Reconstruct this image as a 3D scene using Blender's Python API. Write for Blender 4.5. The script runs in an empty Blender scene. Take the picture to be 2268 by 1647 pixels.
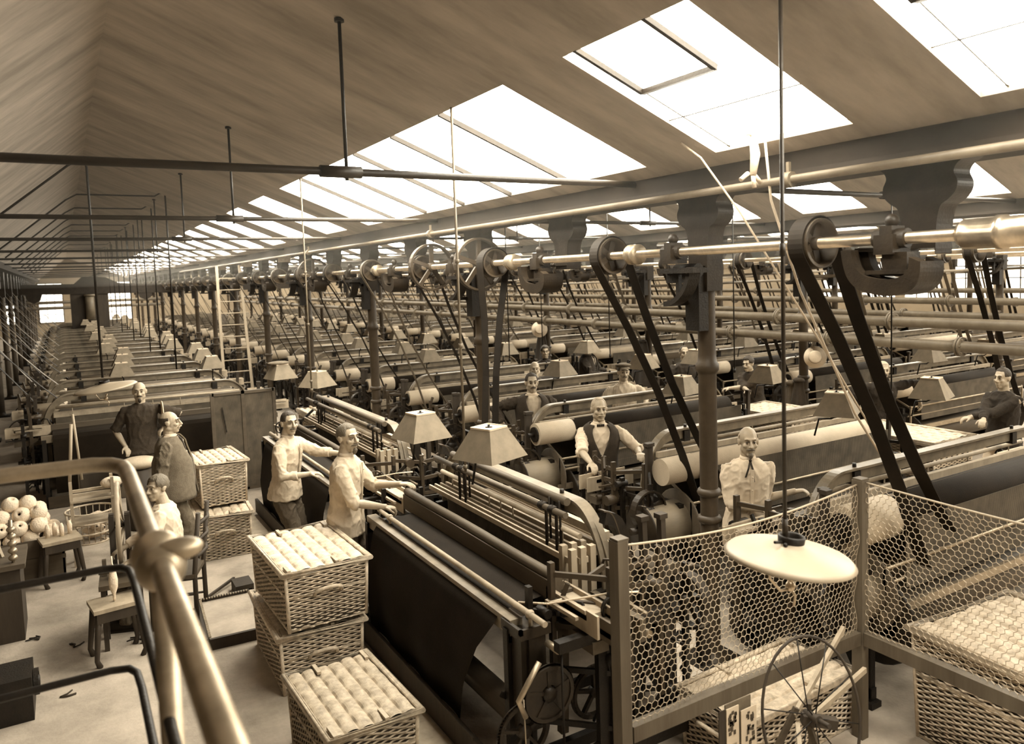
# Weaving shed of about 1900 seen from a raised platform: sepia print.
import bpy, math, random
from mathutils import Vector, Matrix, noise
random.seed(11)
R = math.radians
SC = bpy.context.scene
COL = SC.collection

# ------------------------------------------------------------------ camera
F, YAW, PITCH, ROLL, CX, CY = 1728.8, R(31.727), R(4.28), R(1.786), 1209.7, 738.0
EYE = Vector((0, 0, 2.9))
fwd = Vector((math.sin(YAW) * math.cos(PITCH), math.cos(YAW) * math.cos(PITCH), -math.sin(PITCH)))
rgt = Vector((math.cos(YAW), -math.sin(YAW), 0))
dwn = fwd.cross(rgt)
rr = rgt * math.cos(ROLL) + dwn * math.sin(ROLL)
dd = dwn * math.cos(ROLL) - rgt * math.sin(ROLL)
cd = bpy.data.cameras.new('camera'); cam = bpy.data.objects.new('camera', cd); COL.objects.link(cam)
m3 = Matrix((rr, -dd, -fwd)).transposed()
cam.matrix_world = Matrix.Translation(EYE) @ m3.to_4x4()
cd.sensor_width = 36; cd.lens = F / 2268 * 36
cd.shift_x = -(CX - 1134) / 2268; cd.shift_y = (CY - 823.5) / 2268
cd.clip_start = .05; cd.clip_end = 300
cd.dof.use_dof = True; cd.dof.focus_distance = 6.5; cd.dof.aperture_fstop = 2.6
SC.camera = cam

# ------------------------------------------------------------------ light
W = bpy.data.worlds.new('sky'); SC.world = W; W.use_nodes = True
bg = W.node_tree.nodes['Background']; bg.inputs[0].default_value = (1.0, .92, .76, 1); bg.inputs[1].default_value = 1.0
SC.view_settings.view_transform = 'Standard'; SC.view_settings.look = 'None'
SC.view_settings.gamma = 1; SC.view_settings.exposure = EXPOSURE = 1.9
SC.cycles.max_bounces = 6; SC.cycles.diffuse_bounces = 3; SC.cycles.glossy_bounces = 3
SC.cycles.use_adaptive_sampling = True; SC.cycles.adaptive_threshold = .02
SC.cycles.use_denoising = True; SC.cycles.time_limit = 1100
SKY_PANE = 5.5       # daylight coming through the roof lights
# ------------------------------------------------------------------ materials
def sepia(v, warm=1.0):
    """reflectance v (0..1 linear grey) toned like the print: the darker, the browner"""
    d = max(0, 1 - v / .12); return (v * (1 + (.14 + .25 * d) * warm), v * (.97 - .05 * warm * (1 - v)), v * (1 - (.22 + .16 * (1 - v) + .12 * d) * warm), 1)
MATS = {}
def mat(name, v=.5, rough=.7, metal=0., bump=0., bscale=60., var=.0, vscale=4., warm=1., emit=None, stretch=None, spec=.5, mix=None):
    m = bpy.data.materials.new(name); m.use_nodes = True; nt = m.node_tree; N = nt.nodes; L = nt.links
    b = N['Principled BSDF']; b.inputs['Roughness'].default_value = rough; b.inputs['Metallic'].default_value = metal
    b.inputs['Specular IOR Level'].default_value = spec
    c = sepia(v, warm); b.inputs['Base Color'].default_value = c
    tc = N.new('ShaderNodeTexCoord'); src = tc.outputs['Object']
    if stretch:
        mp = N.new('ShaderNodeMapping'); mp.inputs['Scale'].default_value = stretch; L.new(src, mp.inputs[0]); src = mp.outputs[0]
    if var > 0:
        n = N.new('ShaderNodeTexNoise'); n.inputs['Scale'].default_value = vscale; n.inputs['Detail'].default_value = 6; n.inputs['Roughness'].default_value = .65
        L.new(src, n.inputs['Vector'])
        r = N.new('ShaderNodeValToRGB'); L.new(n.outputs[0], r.inputs[0])
        lo = sepia(max(.002, v * (1 - var)), warm); hi = sepia(min(.95, v * (1 + var)), warm)
        r.color_ramp.elements[0].position = .32; r.color_ramp.elements[1].position = .68
        r.color_ramp.elements[0].color = lo; r.color_ramp.elements[1].color = hi
        L.new(r.outputs[0], b.inputs['Base Color'])
    if bump > 0:
        n2 = N.new('ShaderNodeTexNoise'); n2.inputs['Scale'].default_value = bscale; n2.inputs['Detail'].default_value = 4
        L.new(src, n2.inputs['Vector'])
        bp = N.new('ShaderNodeBump'); bp.inputs['Strength'].default_value = bump; bp.inputs['Distance'].default_value = .01
        L.new(n2.outputs[0], bp.inputs['Height']); L.new(bp.outputs[0], b.inputs['Normal'])
    if emit:
        b.inputs['Emission Color'].default_value = (1.0, .93, .78, 1); b.inputs['Emission Strength'].default_value = emit
    MATS[name] = m; return m
def stripes(name, v1, v2, axis, scale, rough=.9, sharp=.5, var=.15):
    """fine threads: light and dark lines running across one object axis"""
    m = mat(name, v1, rough); nt = m.node_tree; N = nt.nodes; L = nt.links; b = N['Principled BSDF']
    tc = N['Texture Coordinate']; w = N.new('ShaderNodeTexWave'); w.bands_direction = axis; w.inputs['Scale'].default_value = scale
    w.inputs['Distortion'].default_value = .6; w.inputs['Detail'].default_value = 2; w.inputs['Detail Scale'].default_value = .3
    L.new(tc.outputs['Object'], w.inputs[0])
    r = N.new('ShaderNodeValToRGB'); r.color_ramp.elements[0].position = sharp - .2; r.color_ramp.elements[1].position = sharp + .2
    r.color_ramp.elements[0].color = sepia(v1); r.color_ramp.elements[1].color = sepia(v2)
    L.new(w.outputs[0], r.inputs[0])
    n = N.new('ShaderNodeTexNoise'); n.inputs['Scale'].default_value = 7; n.inputs['Detail'].default_value = 5; L.new(tc.outputs['Object'], n.inputs[0])
    mx = N.new('ShaderNodeMix'); mx.data_type = 'RGBA'; mx.blend_type = 'MULTIPLY'; mx.inputs[0].default_value = 1
    r2 = N.new('ShaderNodeValToRGB'); r2.color_ramp.elements[0].color = (1 - 2 * var,) * 3 + (1,); r2.color_ramp.elements[0].position = .3; r2.color_ramp.elements[1].position = .7
    L.new(n.outputs[0], r2.inputs[0]); L.new(r.outputs[0], mx.inputs[6]); L.new(r2.outputs[0], mx.inputs[7]); L.new(mx.outputs[2], b.inputs['Base Color'])
    return m
mat('plaster', .37, .9, warm=.62, bump=.3, bscale=9, var=.30, vscale=1.3, stretch=(.6, 2.2, 1))
mat('plaster_light', .30, .9, bump=.2, bscale=9, var=.12, vscale=1.5)
mat('gutter', .018, .8, var=.25, vscale=3)
mat('concrete', .38, .85, warm=.75, bump=.35, bscale=40, var=.28, vscale=2.4)
mat('iron', .008, .5, metal=.0, bump=.25, bscale=80, var=.45, vscale=9, spec=.35)
mat('iron_mid', .017, .45, bump=.15, bscale=60, var=.35, vscale=8, spec=.35)
mat('iron_pale', .04, .5, bump=.1, bscale=50, var=.25, vscale=6, spec=.35)
mat('steel', .52, .28, metal=.85, var=.2, vscale=12)
mat('steel_dull', .35, .42, metal=.7, var=.25, vscale=10)
mat('drum_wood', .20, .6, var=.25, vscale=6, stretch=(.3, 1, 1))
mat('rail', .17, .38, var=.3, vscale=7, spec=.6)
mat('pipe', .13, .5, var=.22, vscale=5, spec=.4)
mat('brass', .55, .3, metal=.8, var=.15, vscale=8)
mat('leather', .011, .7, var=.3, vscale=6, spec=.2)
mat('leather_pale', .12, .55, var=.3, vscale=6, spec=.5)
mat('wood_pale', .34, .6, bump=.2, bscale=30, var=.25, vscale=6, stretch=(1, 1, .15))
mat('wood_mid', .07, .65, bump=.2, bscale=30, var=.35, vscale=6, stretch=(.15, 1, 1))
mat('wood_dark', .028, .7, bump=.2, bscale=30, var=.35, vscale=6, stretch=(1, 1, .2))
mat('post_wood', .085, .6, bump=.3, bscale=30, var=.4, vscale=5, stretch=(1, 1, .12))
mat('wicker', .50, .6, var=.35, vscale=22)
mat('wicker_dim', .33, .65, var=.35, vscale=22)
mat('enamel', .34, .45, bump=.05, bscale=90, var=.04)
mat('paper', .60, .8, var=.06)
mat('card_dark', .13, .7, var=.3, vscale=14)
mat('shade_face', .20, .75, var=.16, vscale=9)
mat('skin', .40, .5, bump=.1, bscale=60, var=.10, vscale=12)
mat('hair_dark', .03, .6, bump=.6, bscale=140, stretch=(1, 1, .3))
mat('hair_mid', .12, .6, bump=.6, bscale=140, stretch=(1, 1, .3))
mat('hair_grey', .45, .6, bump=.6, bscale=140, stretch=(1, 1, .3))
mat('eye', .34, .3); mat('iris', .01, .3)
mat('linen', .60, .85, bump=.25, bscale=35, var=.10, vscale=6)
mat('linen_dim', .46, .85, bump=.35, bscale=35, var=.18, vscale=6)
mat('tweed', .13, .9, bump=.5, bscale=120, var=.2, vscale=25)
mat('wool_dark', .03, .9, bump=.4, bscale=90, var=.25, vscale=9)
mat('wool_black', .018, .9, bump=.4, bscale=90, var=.25, vscale=9)
mat('trouser', .075, .9, bump=.5, bscale=50, var=.22, vscale=8)
mat('cloth_dark', .011, .75, bump=.3, bscale=160, var=.25, vscale=4, spec=.12)
mat('cloth_mid', .07, .7, bump=.25, bscale=200, var=.14, vscale=3, spec=.2)
mat('cloth_pale', .42, .7, bump=.2, bscale=120, var=.12, vscale=4)
mat('yarn', .72, .9, bump=.8, bscale=60, var=.1)
mat('straw', .55, .7, bump=.4, bscale=120, var=.12)
mat('wire', .42, .5, metal=.2)
stripes('warp_long', .02, .13, 'X', 60, var=.2)      # threads across local y
stripes('heddle', .015, .20, 'X', 38, sharp=.55, var=.25)
stripes('striped_shirt', .62, .33, 'X', 16, sharp=.62, var=.1)
m = mat('pane', .8, .3, emit=SKY_PANE)
m = mat('window_light', .8, .3, emit=.9)
# ------------------------------------------------------------------ mesh builder
class MB:
    def __init__(s): s.v = []; s.f = []; s.sm = []
    def add(s, vs, fs, smooth=False):
        o = len(s.v); s.v += [tuple(p) for p in vs]; s.f += [tuple(i + o for i in f) for f in fs]; s.sm += [smooth] * len(fs)
    def box(s, c, d, rot=None, taper=1.0):
        x, y, z = d[0] / 2, d[1] / 2, d[2] / 2; t = taper
        vs = [Vector(p) for p in ((-x, -y, -z), (x, -y, -z), (x, y, -z), (-x, y, -z), (-x * t, -y * t, z), (x * t, -y * t, z), (x * t, y * t, z), (-x * t, y * t, z))]
        if rot is not None: vs = [rot @ p for p in vs]
        c = Vector(c)
        s.add([p + c for p in vs], [(0, 3, 2, 1), (4, 5, 6, 7), (0, 1, 5, 4), (1, 2, 6, 5), (2, 3, 7, 6), (3, 0, 4, 7)])
        return s
    def bb(s, x0, x1, y0, y1, z0, z1): return s.box(((x0 + x1) / 2, (y0 + y1) / 2, (z0 + z1) / 2), (abs(x1 - x0), abs(y1 - y0), abs(z1 - z0)))
    def bar(s, a, b, w, h=None, up=(0, 0, 1)):
        """square bar from a to b"""
        a = Vector(a); b = Vector(b); d = b - a; L = d.length; h = h or w
        if L < 1e-6: return s
        z = d.normalized(); u = Vector(up)
        if abs(z.dot(u)) > .98: u = Vector((1, 0, 0))
        x = u.cross(z).normalized(); y = z.cross(x)
        m = Matrix((x, y, z)).transposed()
        return s.box((a + b) / 2, (w, h, L), m)
    def tube(s, path, r, n=8, smooth=True, cap=True, closed=False):
        P = [Vector(p) for p in path]; k = len(P); rs = r if isinstance(r, (list, tuple)) else [r] * k
        vs = []; t0 = (P[1] - P[0]).normalized(); u = Vector((0, 0, 1)) if abs(t0.z) < .9 else Vector((1, 0, 0))
        x = t0.cross(u).normalized()
        for i in range(k):
            if closed: t = (P[(i + 1) % k] - P[i - 1])
            else: t = (P[min(i + 1, k - 1)] - P[max(i - 1, 0)])
            t = t.normalized() if t.length > 1e-9 else t0
            x = (x - t * x.dot(t)); x = x.normalized() if x.length > 1e-6 else t.orthogonal().normalized()
            y = t.cross(x)
            for j in range(n):
                a = 2 * math.pi * j / n; vs.append(P[i] + (x * math.cos(a) + y * math.sin(a)) * rs[i])
        fs = []
        for i in range(k if closed else k - 1):
            i2 = (i + 1) % k
            for j in range(n): fs.append((i * n + j, i * n + (j + 1) % n, i2 * n + (j + 1) % n, i2 * n + j))
        s.add(vs, fs, smooth)
        if cap and not closed:
            o = len(s.v) - len(vs); s.f.append(tuple(o + j for j in range(n))[::-1]); s.sm.append(False)
            s.f.append(tuple(o + (k - 1) * n + j for j in range(n))); s.sm.append(False)
        return s
    def cyl(s, a, b, r, n=12, r2=None, smooth=True): return s.tube([a, b], [r, r if r2 is None else r2], n, smooth)
    def strip(s, path, w, t, side):
        """flat strap along path, width w along side vector, thickness t"""
        P = [Vector(p) for p in path]; sd = Vector(side).normalized(); vs = []
        for i, p in enumerate(P):
            tt = (P[min(i + 1, len(P) - 1)] - P[max(i - 1, 0)]).normalized(); nn = tt.cross(sd).normalized() * (t / 2); q = sd * (w / 2)
            vs += [p + q + nn, p - q + nn, p - q - nn, p + q - nn]
        fs = []
        for i in range(len(P) - 1):
            for j in range(4): fs.append((i * 4 + j, i * 4 + (j + 1) % 4, i * 4 + 4 + (j + 1) % 4, i * 4 + 4 + j))
        fs += [(3, 2, 1, 0), tuple(len(P) * 4 - 4 + j for j in range(4))]
        s.add(vs, fs); return s
    def lathe(s, prof, n=24, c=(0, 0, 0), axis='Z', smooth=True, sx=1, sy=1):
        c = Vector(c); vs = []
        for r, z in prof:
            for j in range(n):
                a = 2 * math.pi * j / n; p = (r * math.cos(a) * sx, r * math.sin(a) * sy, z)
                if axis == 'X': p = (z, p[0], p[1])
                elif axis == 'Y': p = (p[1], z, p[0])
                vs.append(c + Vector(p))
        fs = []
        for i in range(len(prof) - 1):
            for j in range(n): fs.append((i * n + j, i * n + (j + 1) % n, (i + 1) * n + (j + 1) % n, (i + 1) * n + j))
        s.add(vs, fs, smooth); return s
    def sph(s, c, r, n=12, m=8, rot=None):
        r = r if isinstance(r, (tuple, list)) else (r, r, r); c = Vector(c); vs = []; fs = []
        for i in range(m + 1):
            t = math.pi * i / m
            for j in range(n):
                a = 2 * math.pi * j / n; p = Vector((r[0] * math.sin(t) * math.cos(a), r[1] * math.sin(t) * math.sin(a), r[2] * math.cos(t)))
                vs.append(c + (rot @ p if rot is not None else p))
        for i in range(m):
            for j in range(n): fs.append((i * n + j, (i + 1) * n + j, (i + 1) * n + (j + 1) % n, i * n + (j + 1) % n))
        s.add(vs, fs, True); return s
    def prism(s, poly, a0, a1, axis='Y', smooth=False):
        """extrude 2D polygon between a0 and a1 of an axis; poly in the other two axes"""
        n = len(poly)
        def P(p, a): return {'Y': (p[0], a, p[1]), 'X': (a, p[0], p[1]), 'Z': (p[0], p[1], a)}[axis]
        vs = [P(p, a0) for p in poly] + [P(p, a1) for p in poly]
        fs = [tuple(range(n))[::-1], tuple(range(n, 2 * n))] + [(i, (i + 1) % n, n + (i + 1) % n, n + i) for i in range(n)]
        s.add(vs, fs, smooth); return s
    def rail(s, path, prof, side):
        """sweep a rectangular section: prof=(w along side, h)"""
        return s.strip(path, prof[0], prof[1], side)
    def wheel(s, c, r, w, axis='Y', spokes=6, rim=.02, hub=.04, teeth=0, bore=.3):
        """spoked wheel: rim, hub, spokes and, if asked, teeth"""
        s.lathe([(r, -w / 2), (r, w / 2), (r - rim, w / 2), (r - rim, -w / 2), (r, -w / 2)], 32, c, axis, False)
        s.lathe([(0.001, -w * .7), (hub, -w * .7), (hub, w * .7), (0.001, w * .7)], 12, c, axis)
        c = Vector(c)
        for k in range(spokes):
            a = 2 * math.pi * k / spokes + .3; ca, sa = math.cos(a), math.sin(a)
            e = {'Y': Vector((ca, 0, sa)), 'X': Vector((0, ca, sa)), 'Z': Vector((ca, sa, 0))}[axis]
            ax = {'Y': (0, 1, 0), 'X': (1, 0, 0), 'Z': (0, 0, 1)}[axis]
            s.bar(c + e * hub * .8, c + e * (r - rim * .5), w * .55, .018 + r * .06, up=ax)
        for k in range(teeth):
            a = 2 * math.pi * k / teeth; ca, sa = math.cos(a), math.sin(a)
            e = {'Y': Vector((ca, 0, sa)), 'X': Vector((0, ca, sa)), 'Z': Vector((ca, sa, 0))}[axis]
            ax = {'Y': (0, 1, 0), 'X': (1, 0, 0), 'Z': (0, 0, 1)}[axis]
            s.bar(c + e * (r - .003), c + e * (r + .011), w * .9, math.pi * r / teeth, up=ax)
        return s
    def grid(s, fn, nu, nv, smooth=True, closed_u=False):
        vs = [fn(i / (nu if closed_u else nu - 1), j / (nv - 1)) for j in range(nv) for i in range(nu)]; fs = []
        for j in range(nv - 1):
            for i in range(nu if closed_u else nu - 1):
                i2 = (i + 1) % nu; fs.append((j * nu + i, j * nu + i2, (j + 1) * nu + i2, (j + 1) * nu + i))
        s.add(vs, fs, smooth); return s
    def mesh(s, name, material):
        me = bpy.data.meshes.new(name); me.from_pydata(s.v, [], s.f)
        me.polygons.foreach_set('use_smooth', s.sm)
        if material: me.materials.append(MATS[material])
        me.update(); return me
    def build(s, name, material, parent=None, **k):
        o = bpy.data.objects.new(name, s.mesh(name, material)); COL.objects.link(o)
        if parent is not None: o.parent = parent
        tag(o, **k); return o
def tag(o, label=None, cat=None, group=None, kind=None):
    if label: o['label'] = label
    if cat: o['category'] = cat
    if group: o['group'] = group
    if kind: o['kind'] = kind
    return o
def empty(name, loc, label=None, cat=None, group=None, rz=0.):
    o = bpy.data.objects.new(name, None); COL.objects.link(o); o.location = loc; o.rotation_euler = (0, 0, rz); o.empty_display_size = .1
    return tag(o, label, cat, group)
def kids(o): return [c for c in ALLKIDS.get(o.name, [])]
def dup(root, children, loc=None, rz=None, label=None, group=None, scale=None):
    """copy a thing with its parts: children = list of (part, [sub-parts])"""
    r = root.copy(); COL.objects.link(r)
    if loc is not None: r.location = loc
    if rz is not None: r.rotation_euler = (0, 0, rz)
    if scale is not None: r.scale = scale
    if label: r['label'] = label
    if group: r['group'] = group
    for c, subs in children:
        q = c.copy(); COL.objects.link(q); q.parent = r
        for d in subs:
            e = d.copy(); COL.objects.link(e); e.parent = q
    return r
ORD = ['first', 'second', 'third', 'fourth', 'fifth', 'sixth', 'seventh', 'eighth', 'ninth', 'tenth', 'eleventh', 'twelfth', 'thirteenth', 'fourteenth', 'fifteenth', 'sixteenth', 'seventeenth', 'eighteenth', 'nineteenth', 'twentieth']
ORD += ['twenty-' + o for o in ORD[:9]] + ['thirtieth'] + ['thirty-' + o for o in ORD[:9]]
def spline(P, n=5, closed=False):
    out = []; k = len(P)
    for i in range(k if closed else k - 1):
        g = (lambda j: P[j % k]) if closed else (lambda j: P[min(max(j, 0), k - 1)])
        a, b, c, d = g(i - 1), g(i), g(i + 1), g(i + 2)
        for s in range(n):
            t = s / n; out.append(tuple(.5 * (2 * b[m] + (c[m] - a[m]) * t + (2 * a[m] - 5 * b[m] + 4 * c[m] - d[m]) * t * t + (3 * b[m] - a[m] - 3 * c[m] + d[m]) * t ** 3) for m in range(len(b))))
    if not closed: out.append(tuple(P[-1]))
    return out
def arc(cx, cz, r, a0, a1, n=8): return [(cx + r * math.cos(R(a0 + (a1 - a0) * i / n)), cz + r * math.sin(R(a0 + (a1 - a0) * i / n))) for i in range(n + 1)]
# ------------------------------------------------------------------ the shed
XC0, BAY, YC0, YP = 3.94, 5.29, 4.17, 3.57       # first column line, bay width, first column, column pitch
YEND = 58.0; NB = 6
GX = [XC0 + BAY * i for i in range(-2, NB)]      # gutter lines
MB().bb(-9, 36, -4, YEND + 1, -.2, 0).build('floor', 'concrete', kind='structure')
ZG, ZR, RX = 3.57, 4.90, 3.53                    # gutter height, ridge height, ridge lies RX left of gutter line
def slope_z(x, xg): return ZG + .40 * (xg - .25 - x)
SKY = {}
def skylights(i):
    if i < 2: return []  # unseen left bays left without roof lights to keep left faces darker
    if i == 2: L = [(-2.6, -1.6), (-.9, .15), (.75, 1.98), (2.64, 3.64), (4.32, 10.15)] + [(11.05 + 1.785 * k, 12.07 + 1.785 * k) for k in range(26)]
    else: L = [(-2.55 + 1.785 * k, -1.53 + 1.785 * k) for k in range(34)]
    return [l for l in L if l[1] < YEND]
SX0, SX1 = -1.53, -.40                           # roof light, x from the gutter line
for i, xg in enumerate(GX):
    pass
def roof_bay(idx, xg):
    """right slope with openings, left slope"""
    b = MB(); sl = skylights(idx)
    def P(x, y, dz=0): return (x, y, slope_z(x, xg) + dz)
    xr = xg - RX; xa, xb, xe = xg + SX0, xg + SX1, xg - .25
    def slab(x0, x1, y0, y1, t=.035):
        vs = [P(x0, y0), P(x1, y0), P(x1, y1), P(x0, y1), P(x0, y0, t), P(x1, y0, t), P(x1, y1, t), P(x0, y1, t)]
        b.add(vs, [(0, 1, 2, 3), (7, 6, 5, 4), (0, 4, 5, 1), (1, 5, 6, 2), (2, 6, 7, 3), (3, 7, 4, 0)])
    slab(xr, xa, -4, YEND); slab(xb, xe, -4, YEND)
    ys = [-4] + [v for l in sl for v in l] + [YEND]
    for k in range(0, len(ys), 2):
        if ys[k + 1] > ys[k]: slab(xa, xb, ys[k], ys[k + 1])
    xl = xg - BAY + .25; zr = slope_z(xr, xg); t = .035
    vs = [(xl, -4, ZG), (xr, -4, zr), (xr, YEND, zr), (xl, YEND, ZG), (xl, -4, ZG + t), (xr, -4, zr + t), (xr, YEND, zr + t), (xl, YEND, ZG + t)]
    b.add(vs, [(0, 1, 2, 3), (7, 6, 5, 4), (0, 4, 5, 1), (1, 5, 6, 2), (2, 6, 7, 3), (3, 7, 4, 0)])
    b.build('ceiling', 'plaster', kind='structure')
    for n, (y0, y1) in enumerate(sl):
        if y1 < -3: continue
        g = MB(); g.add([P(xa, y0, .03), P(xb, y0, .03), P(xb, y1, .03), P(xa, y1, .03)], [(0, 1, 2, 3)])
        w = g.build('window_%d' % (100 * idx + n + 1), 'pane', kind='structure')
        fr = MB(); s = []
        ny = max(1, round((y1 - y0) / 1.0))
        if idx <= 3 or True:
            for k in range(1, ny): yy = y0 + (y1 - y0) * k / ny; fr.add([P(xa, yy - .014, -.01), P(xb, yy - .014, -.01), P(xb, yy + .014, -.01), P(xa, yy + .014, -.01), P(xa, yy - .014, .029), P(xb, yy - .014, .029), P(xb, yy + .014, .029), P(xa, yy + .014, .029)], [(0, 1, 2, 3), (7, 6, 5, 4), (0, 4, 5, 1), (1, 5, 6, 2), (2, 6, 7, 3), (3, 7, 4, 0)]); s.append(yy)
            xm = xa + .36 * (xb - xa)
            if idx != 2: fr.bar(P(xm, y0, .018), P(xm, y1, .018), .012)
            if idx != 2: fr.bar(P(xa, y0 + .6, .018), P(xm, y0 + .6, .018), .012)
            if idx == 2 and n in (2, 3):
                q0, q1 = y0 + .3, y1 - .12
                for a, c in (((xa, q0), (xm + .05, q0)), ((xm + .05, q0), (xm + .05, q1)), ((xa, q1), (xm + .05, q1))): fr.bar(P(a[0], a[1], .012), P(c[0], c[1], .012), .028)
                fr.bar(P(xm + .35, y0, .02), P(xm + .35, y1, .02), .006); fr.bar(P(xa, y1 - .12, .02), P(xb, y1 - .12, .02), .006)
        if fr.v: fr.build('glazing_bar', 'iron_mid', w)
for i, xg in enumerate(GX):
    roof_bay(i, xg)
    # gutter beam between bays
    b = MB(); b.prism([(xg - .26, 3.60), (xg - .25, 3.43), (xg + .25, 3.43), (xg + .26, 3.60)], -4, YEND, 'Y')
    b.bb(xg - .29, xg - .25, -4, YEND, 3.43, 3.46)
    b.build('gutter_beam', 'gutter', label=None, kind='structure')
# outer walls
def wallbox(name, x0, x1, y0, y1, m='plaster_light'): return MB().bb(x0, x1, y0, y1, 0, 5.2).build(name, m, kind='structure')
wallbox('wall_left', -9.2, -9, -4, YEND + 1); wallbox('wall_right', GX[-1] + .3, GX[-1] + .5, -4, YEND + 1)
wallbox('wall_near', -9.2, GX[-1] + .5, -4.2, -4); wallbox('wall_far', -9.2, GX[-1] + .5, YEND, YEND + .2)
# tall windows in the far wall
nw = 0
for xw in [x * 1.9 - 5.0 for x in range(0, 14)]:
    if -1.0 < xw - .1 < .9 or xw > 4: continue
    nw += 1
    w = MB().bb(xw, xw + 1.25, YEND - .03, YEND - .01, .9, 3.3).build('window_%d' % (900 + nw), 'window_light', kind='structure')
    f = MB(); f.bb(xw - .05, xw, YEND - .06, YEND, .85, 3.35); f.bb(xw + 1.25, xw + 1.3, YEND - .06, YEND, .85, 3.35); f.bb(xw, xw + 1.25, YEND - .06, YEND, 3.3, 3.35); f.bb(xw, xw + 1.25, YEND - .06, YEND, .85, .9)
    for k in (1, 2): f.bb(xw + 1.25 * k / 3 - .015, xw + 1.25 * k / 3 + .015, YEND - .06, YEND - .03, .9, 3.3)
    for k in range(1, 5): f.bb(xw, xw + 1.25, YEND - .055, YEND - .03, .9 + 2.4 * k / 5 - .015, .9 + 2.4 * k / 5 + .015)
    f.build('window_frame', 'iron_mid', w)
# windows along the right wall far away
for k in range(5):
    y0 = 14.5 + 2.1 * k; nw += 1; xw = GX[-1] + .29
    w = MB().bb(xw - .02, xw, y0, y0 + 1.6, 1.3, 3.2).build('window_%d' % (900 + nw), 'window_light', kind='structure')
    f = MB()
    for a in range(1, 3): f.bb(xw - .05, xw - .02, y0 + 1.6 * a / 3 - .02, y0 + 1.6 * a / 3 + .02, 1.3, 3.2)
    for a in range(1, 4): f.bb(xw - .05, xw - .02, y0, y0 + 1.6, 1.3 + 1.9 * a / 4 - .02, 1.3 + 1.9 * a / 4 + .02)
    f.build('window_frame', 'iron_mid', w)
# cross beam with raised hump and pier far down the first bay
b = MB(); YB = 36
b.prism([(-9, 2.95), (.2, 2.72), (1.6, 2.70), (5.7, 2.66), (9.2, 2.66), (9.2, 3.0), (3.0, 3.05), (2.0, 3.12), (1.55, 3.36), (.75, 3.4), (.45, 3.12), (-9, 3.2)], YB, YB + .3, 'Y')
for xx in (2.95, -.9): b.prism([(xx - .28, 2.75), (xx + .28, 2.75), (xx + .2, 2.5), (xx, 2.4), (xx - .2, 2.5)], YB + .02, YB + .28, 'Y')
b.build('cross_beam', 'iron_mid', kind='structure')
b = MB(); b.bb(.3, 1.6, YB + .05, YB + .75, 0, 2.75)
b.build('pier_wall', 'wood_dark', kind='structure')
tag(MB().cyl((.95, YB - .15, 1.7), (.95, YB - .15, 2.7), .16, 16).cyl((.95, YB - .15, 2.62), (.95, YB - .15, 2.7), .2, 16).build('stove_pipe', 'pipe'), 'pale round flue pipe on the dark pier under the cross beam', 'pipe')

# ------------------------------------------------------------------ columns, pendants
def col_mesh():
    b = MB()
    b.lathe([(.001, 0), (.15, 0), (.15, .03), (.085, .06), (.068, .12), (.066, 1.18), (.066, 2.15), (.07, 2.16), (.085, 2.18), (.085, 2.22), (.07, 2.24), (.064, 2.3), (.062, 3.43)], 20)
    for z in (1.08, 1.28): b.lathe([(.066, z - .03), (.08, z - .022), (.09, z), (.08, z + .022), (.066, z + .03)], 20)
    return b
def cap_mesh(zb):
    """flared cast bracket carrying the gutter, widening along the gutter"""
    b = MB(); R_ = []
    for sgn in (1, -1):
        pts = [(.09, zb), (.095, 2.95), (.10, 3.10), (.12, 3.19), (.16, 3.22), (.20, 3.26), (.21, 3.31), (.19, 3.36), (.21, 3.40), (.26, 3.43)]
        R_.append(spline([(sgn * a, z) for a, z in pts], 4))
    poly = R_[0] + R_[1][::-1]
    b.prism(poly, -.075, .075, 'X')
    return b
column_me = col_mesh().mesh('column', 'iron_pale'); cap_me = cap_mesh(2.75).mesh('bracket', 'iron_mid'); pend_me = cap_mesh(2.98).mesh('pendant', 'iron_mid')
base_b = MB(); base_b.box((0, 0, .02), (.34, .34, .04)); base_me = base_b.mesh('base_plate', 'iron')
def hanger_mesh():
    """boat shaped cast hanger under the shaft: trough, curved arm, bearing block"""
    b = MB(); X0 = -.30
    prof = [(-.21, 2.93), (-.205, 2.86), (-.18, 2.81), (-.12, 2.78), (-.04, 2.77), (.04, 2.78), (.12, 2.80), (.18, 2.85), (.21, 2.92), (.225, 3.00)]; prof = spline(prof, 4)
    outer = [(x, z - .0) for x, z in prof]; inner = [(x * .76, 3.0 + (z - 3.0) * .68) for x, z in prof][::-1]
    b.prism([(p[0], p[1] - .02) for p in outer + inner], X0 - .10, X0 - .04, 'X'); b.prism([(p[0], p[1] - .02) for p in outer + inner], X0 + .04, X0 + .10, 'X')
    lip = [(p[0] * 1.0, p[1] - .02) for p in outer]; b.strip([(X0, y, z) for y, z in lip], .20, .02, (1, 0, 0))
    b.box((X0, -.02, 2.86), (.16, .24, .02)); b.box((X0, -.05, 2.90), (.11, .14, .12)); b.box((X0 + .18, .18, 2.98), (.34, .10, .02))
    return b
def bearing_mesh():
    b = MB(); X0 = -.30
    b.box((X0, 0, 3.0), (.15, .11, .10)); b.box((X0, 0, 3.07), (.11, .07, .05)); b.sph((X0, 0, 3.12), .038, 10, 6); b.cyl((X0, -.09, 3.03), (X0, .09, 3.03), .05, 12)
    return b
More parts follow.
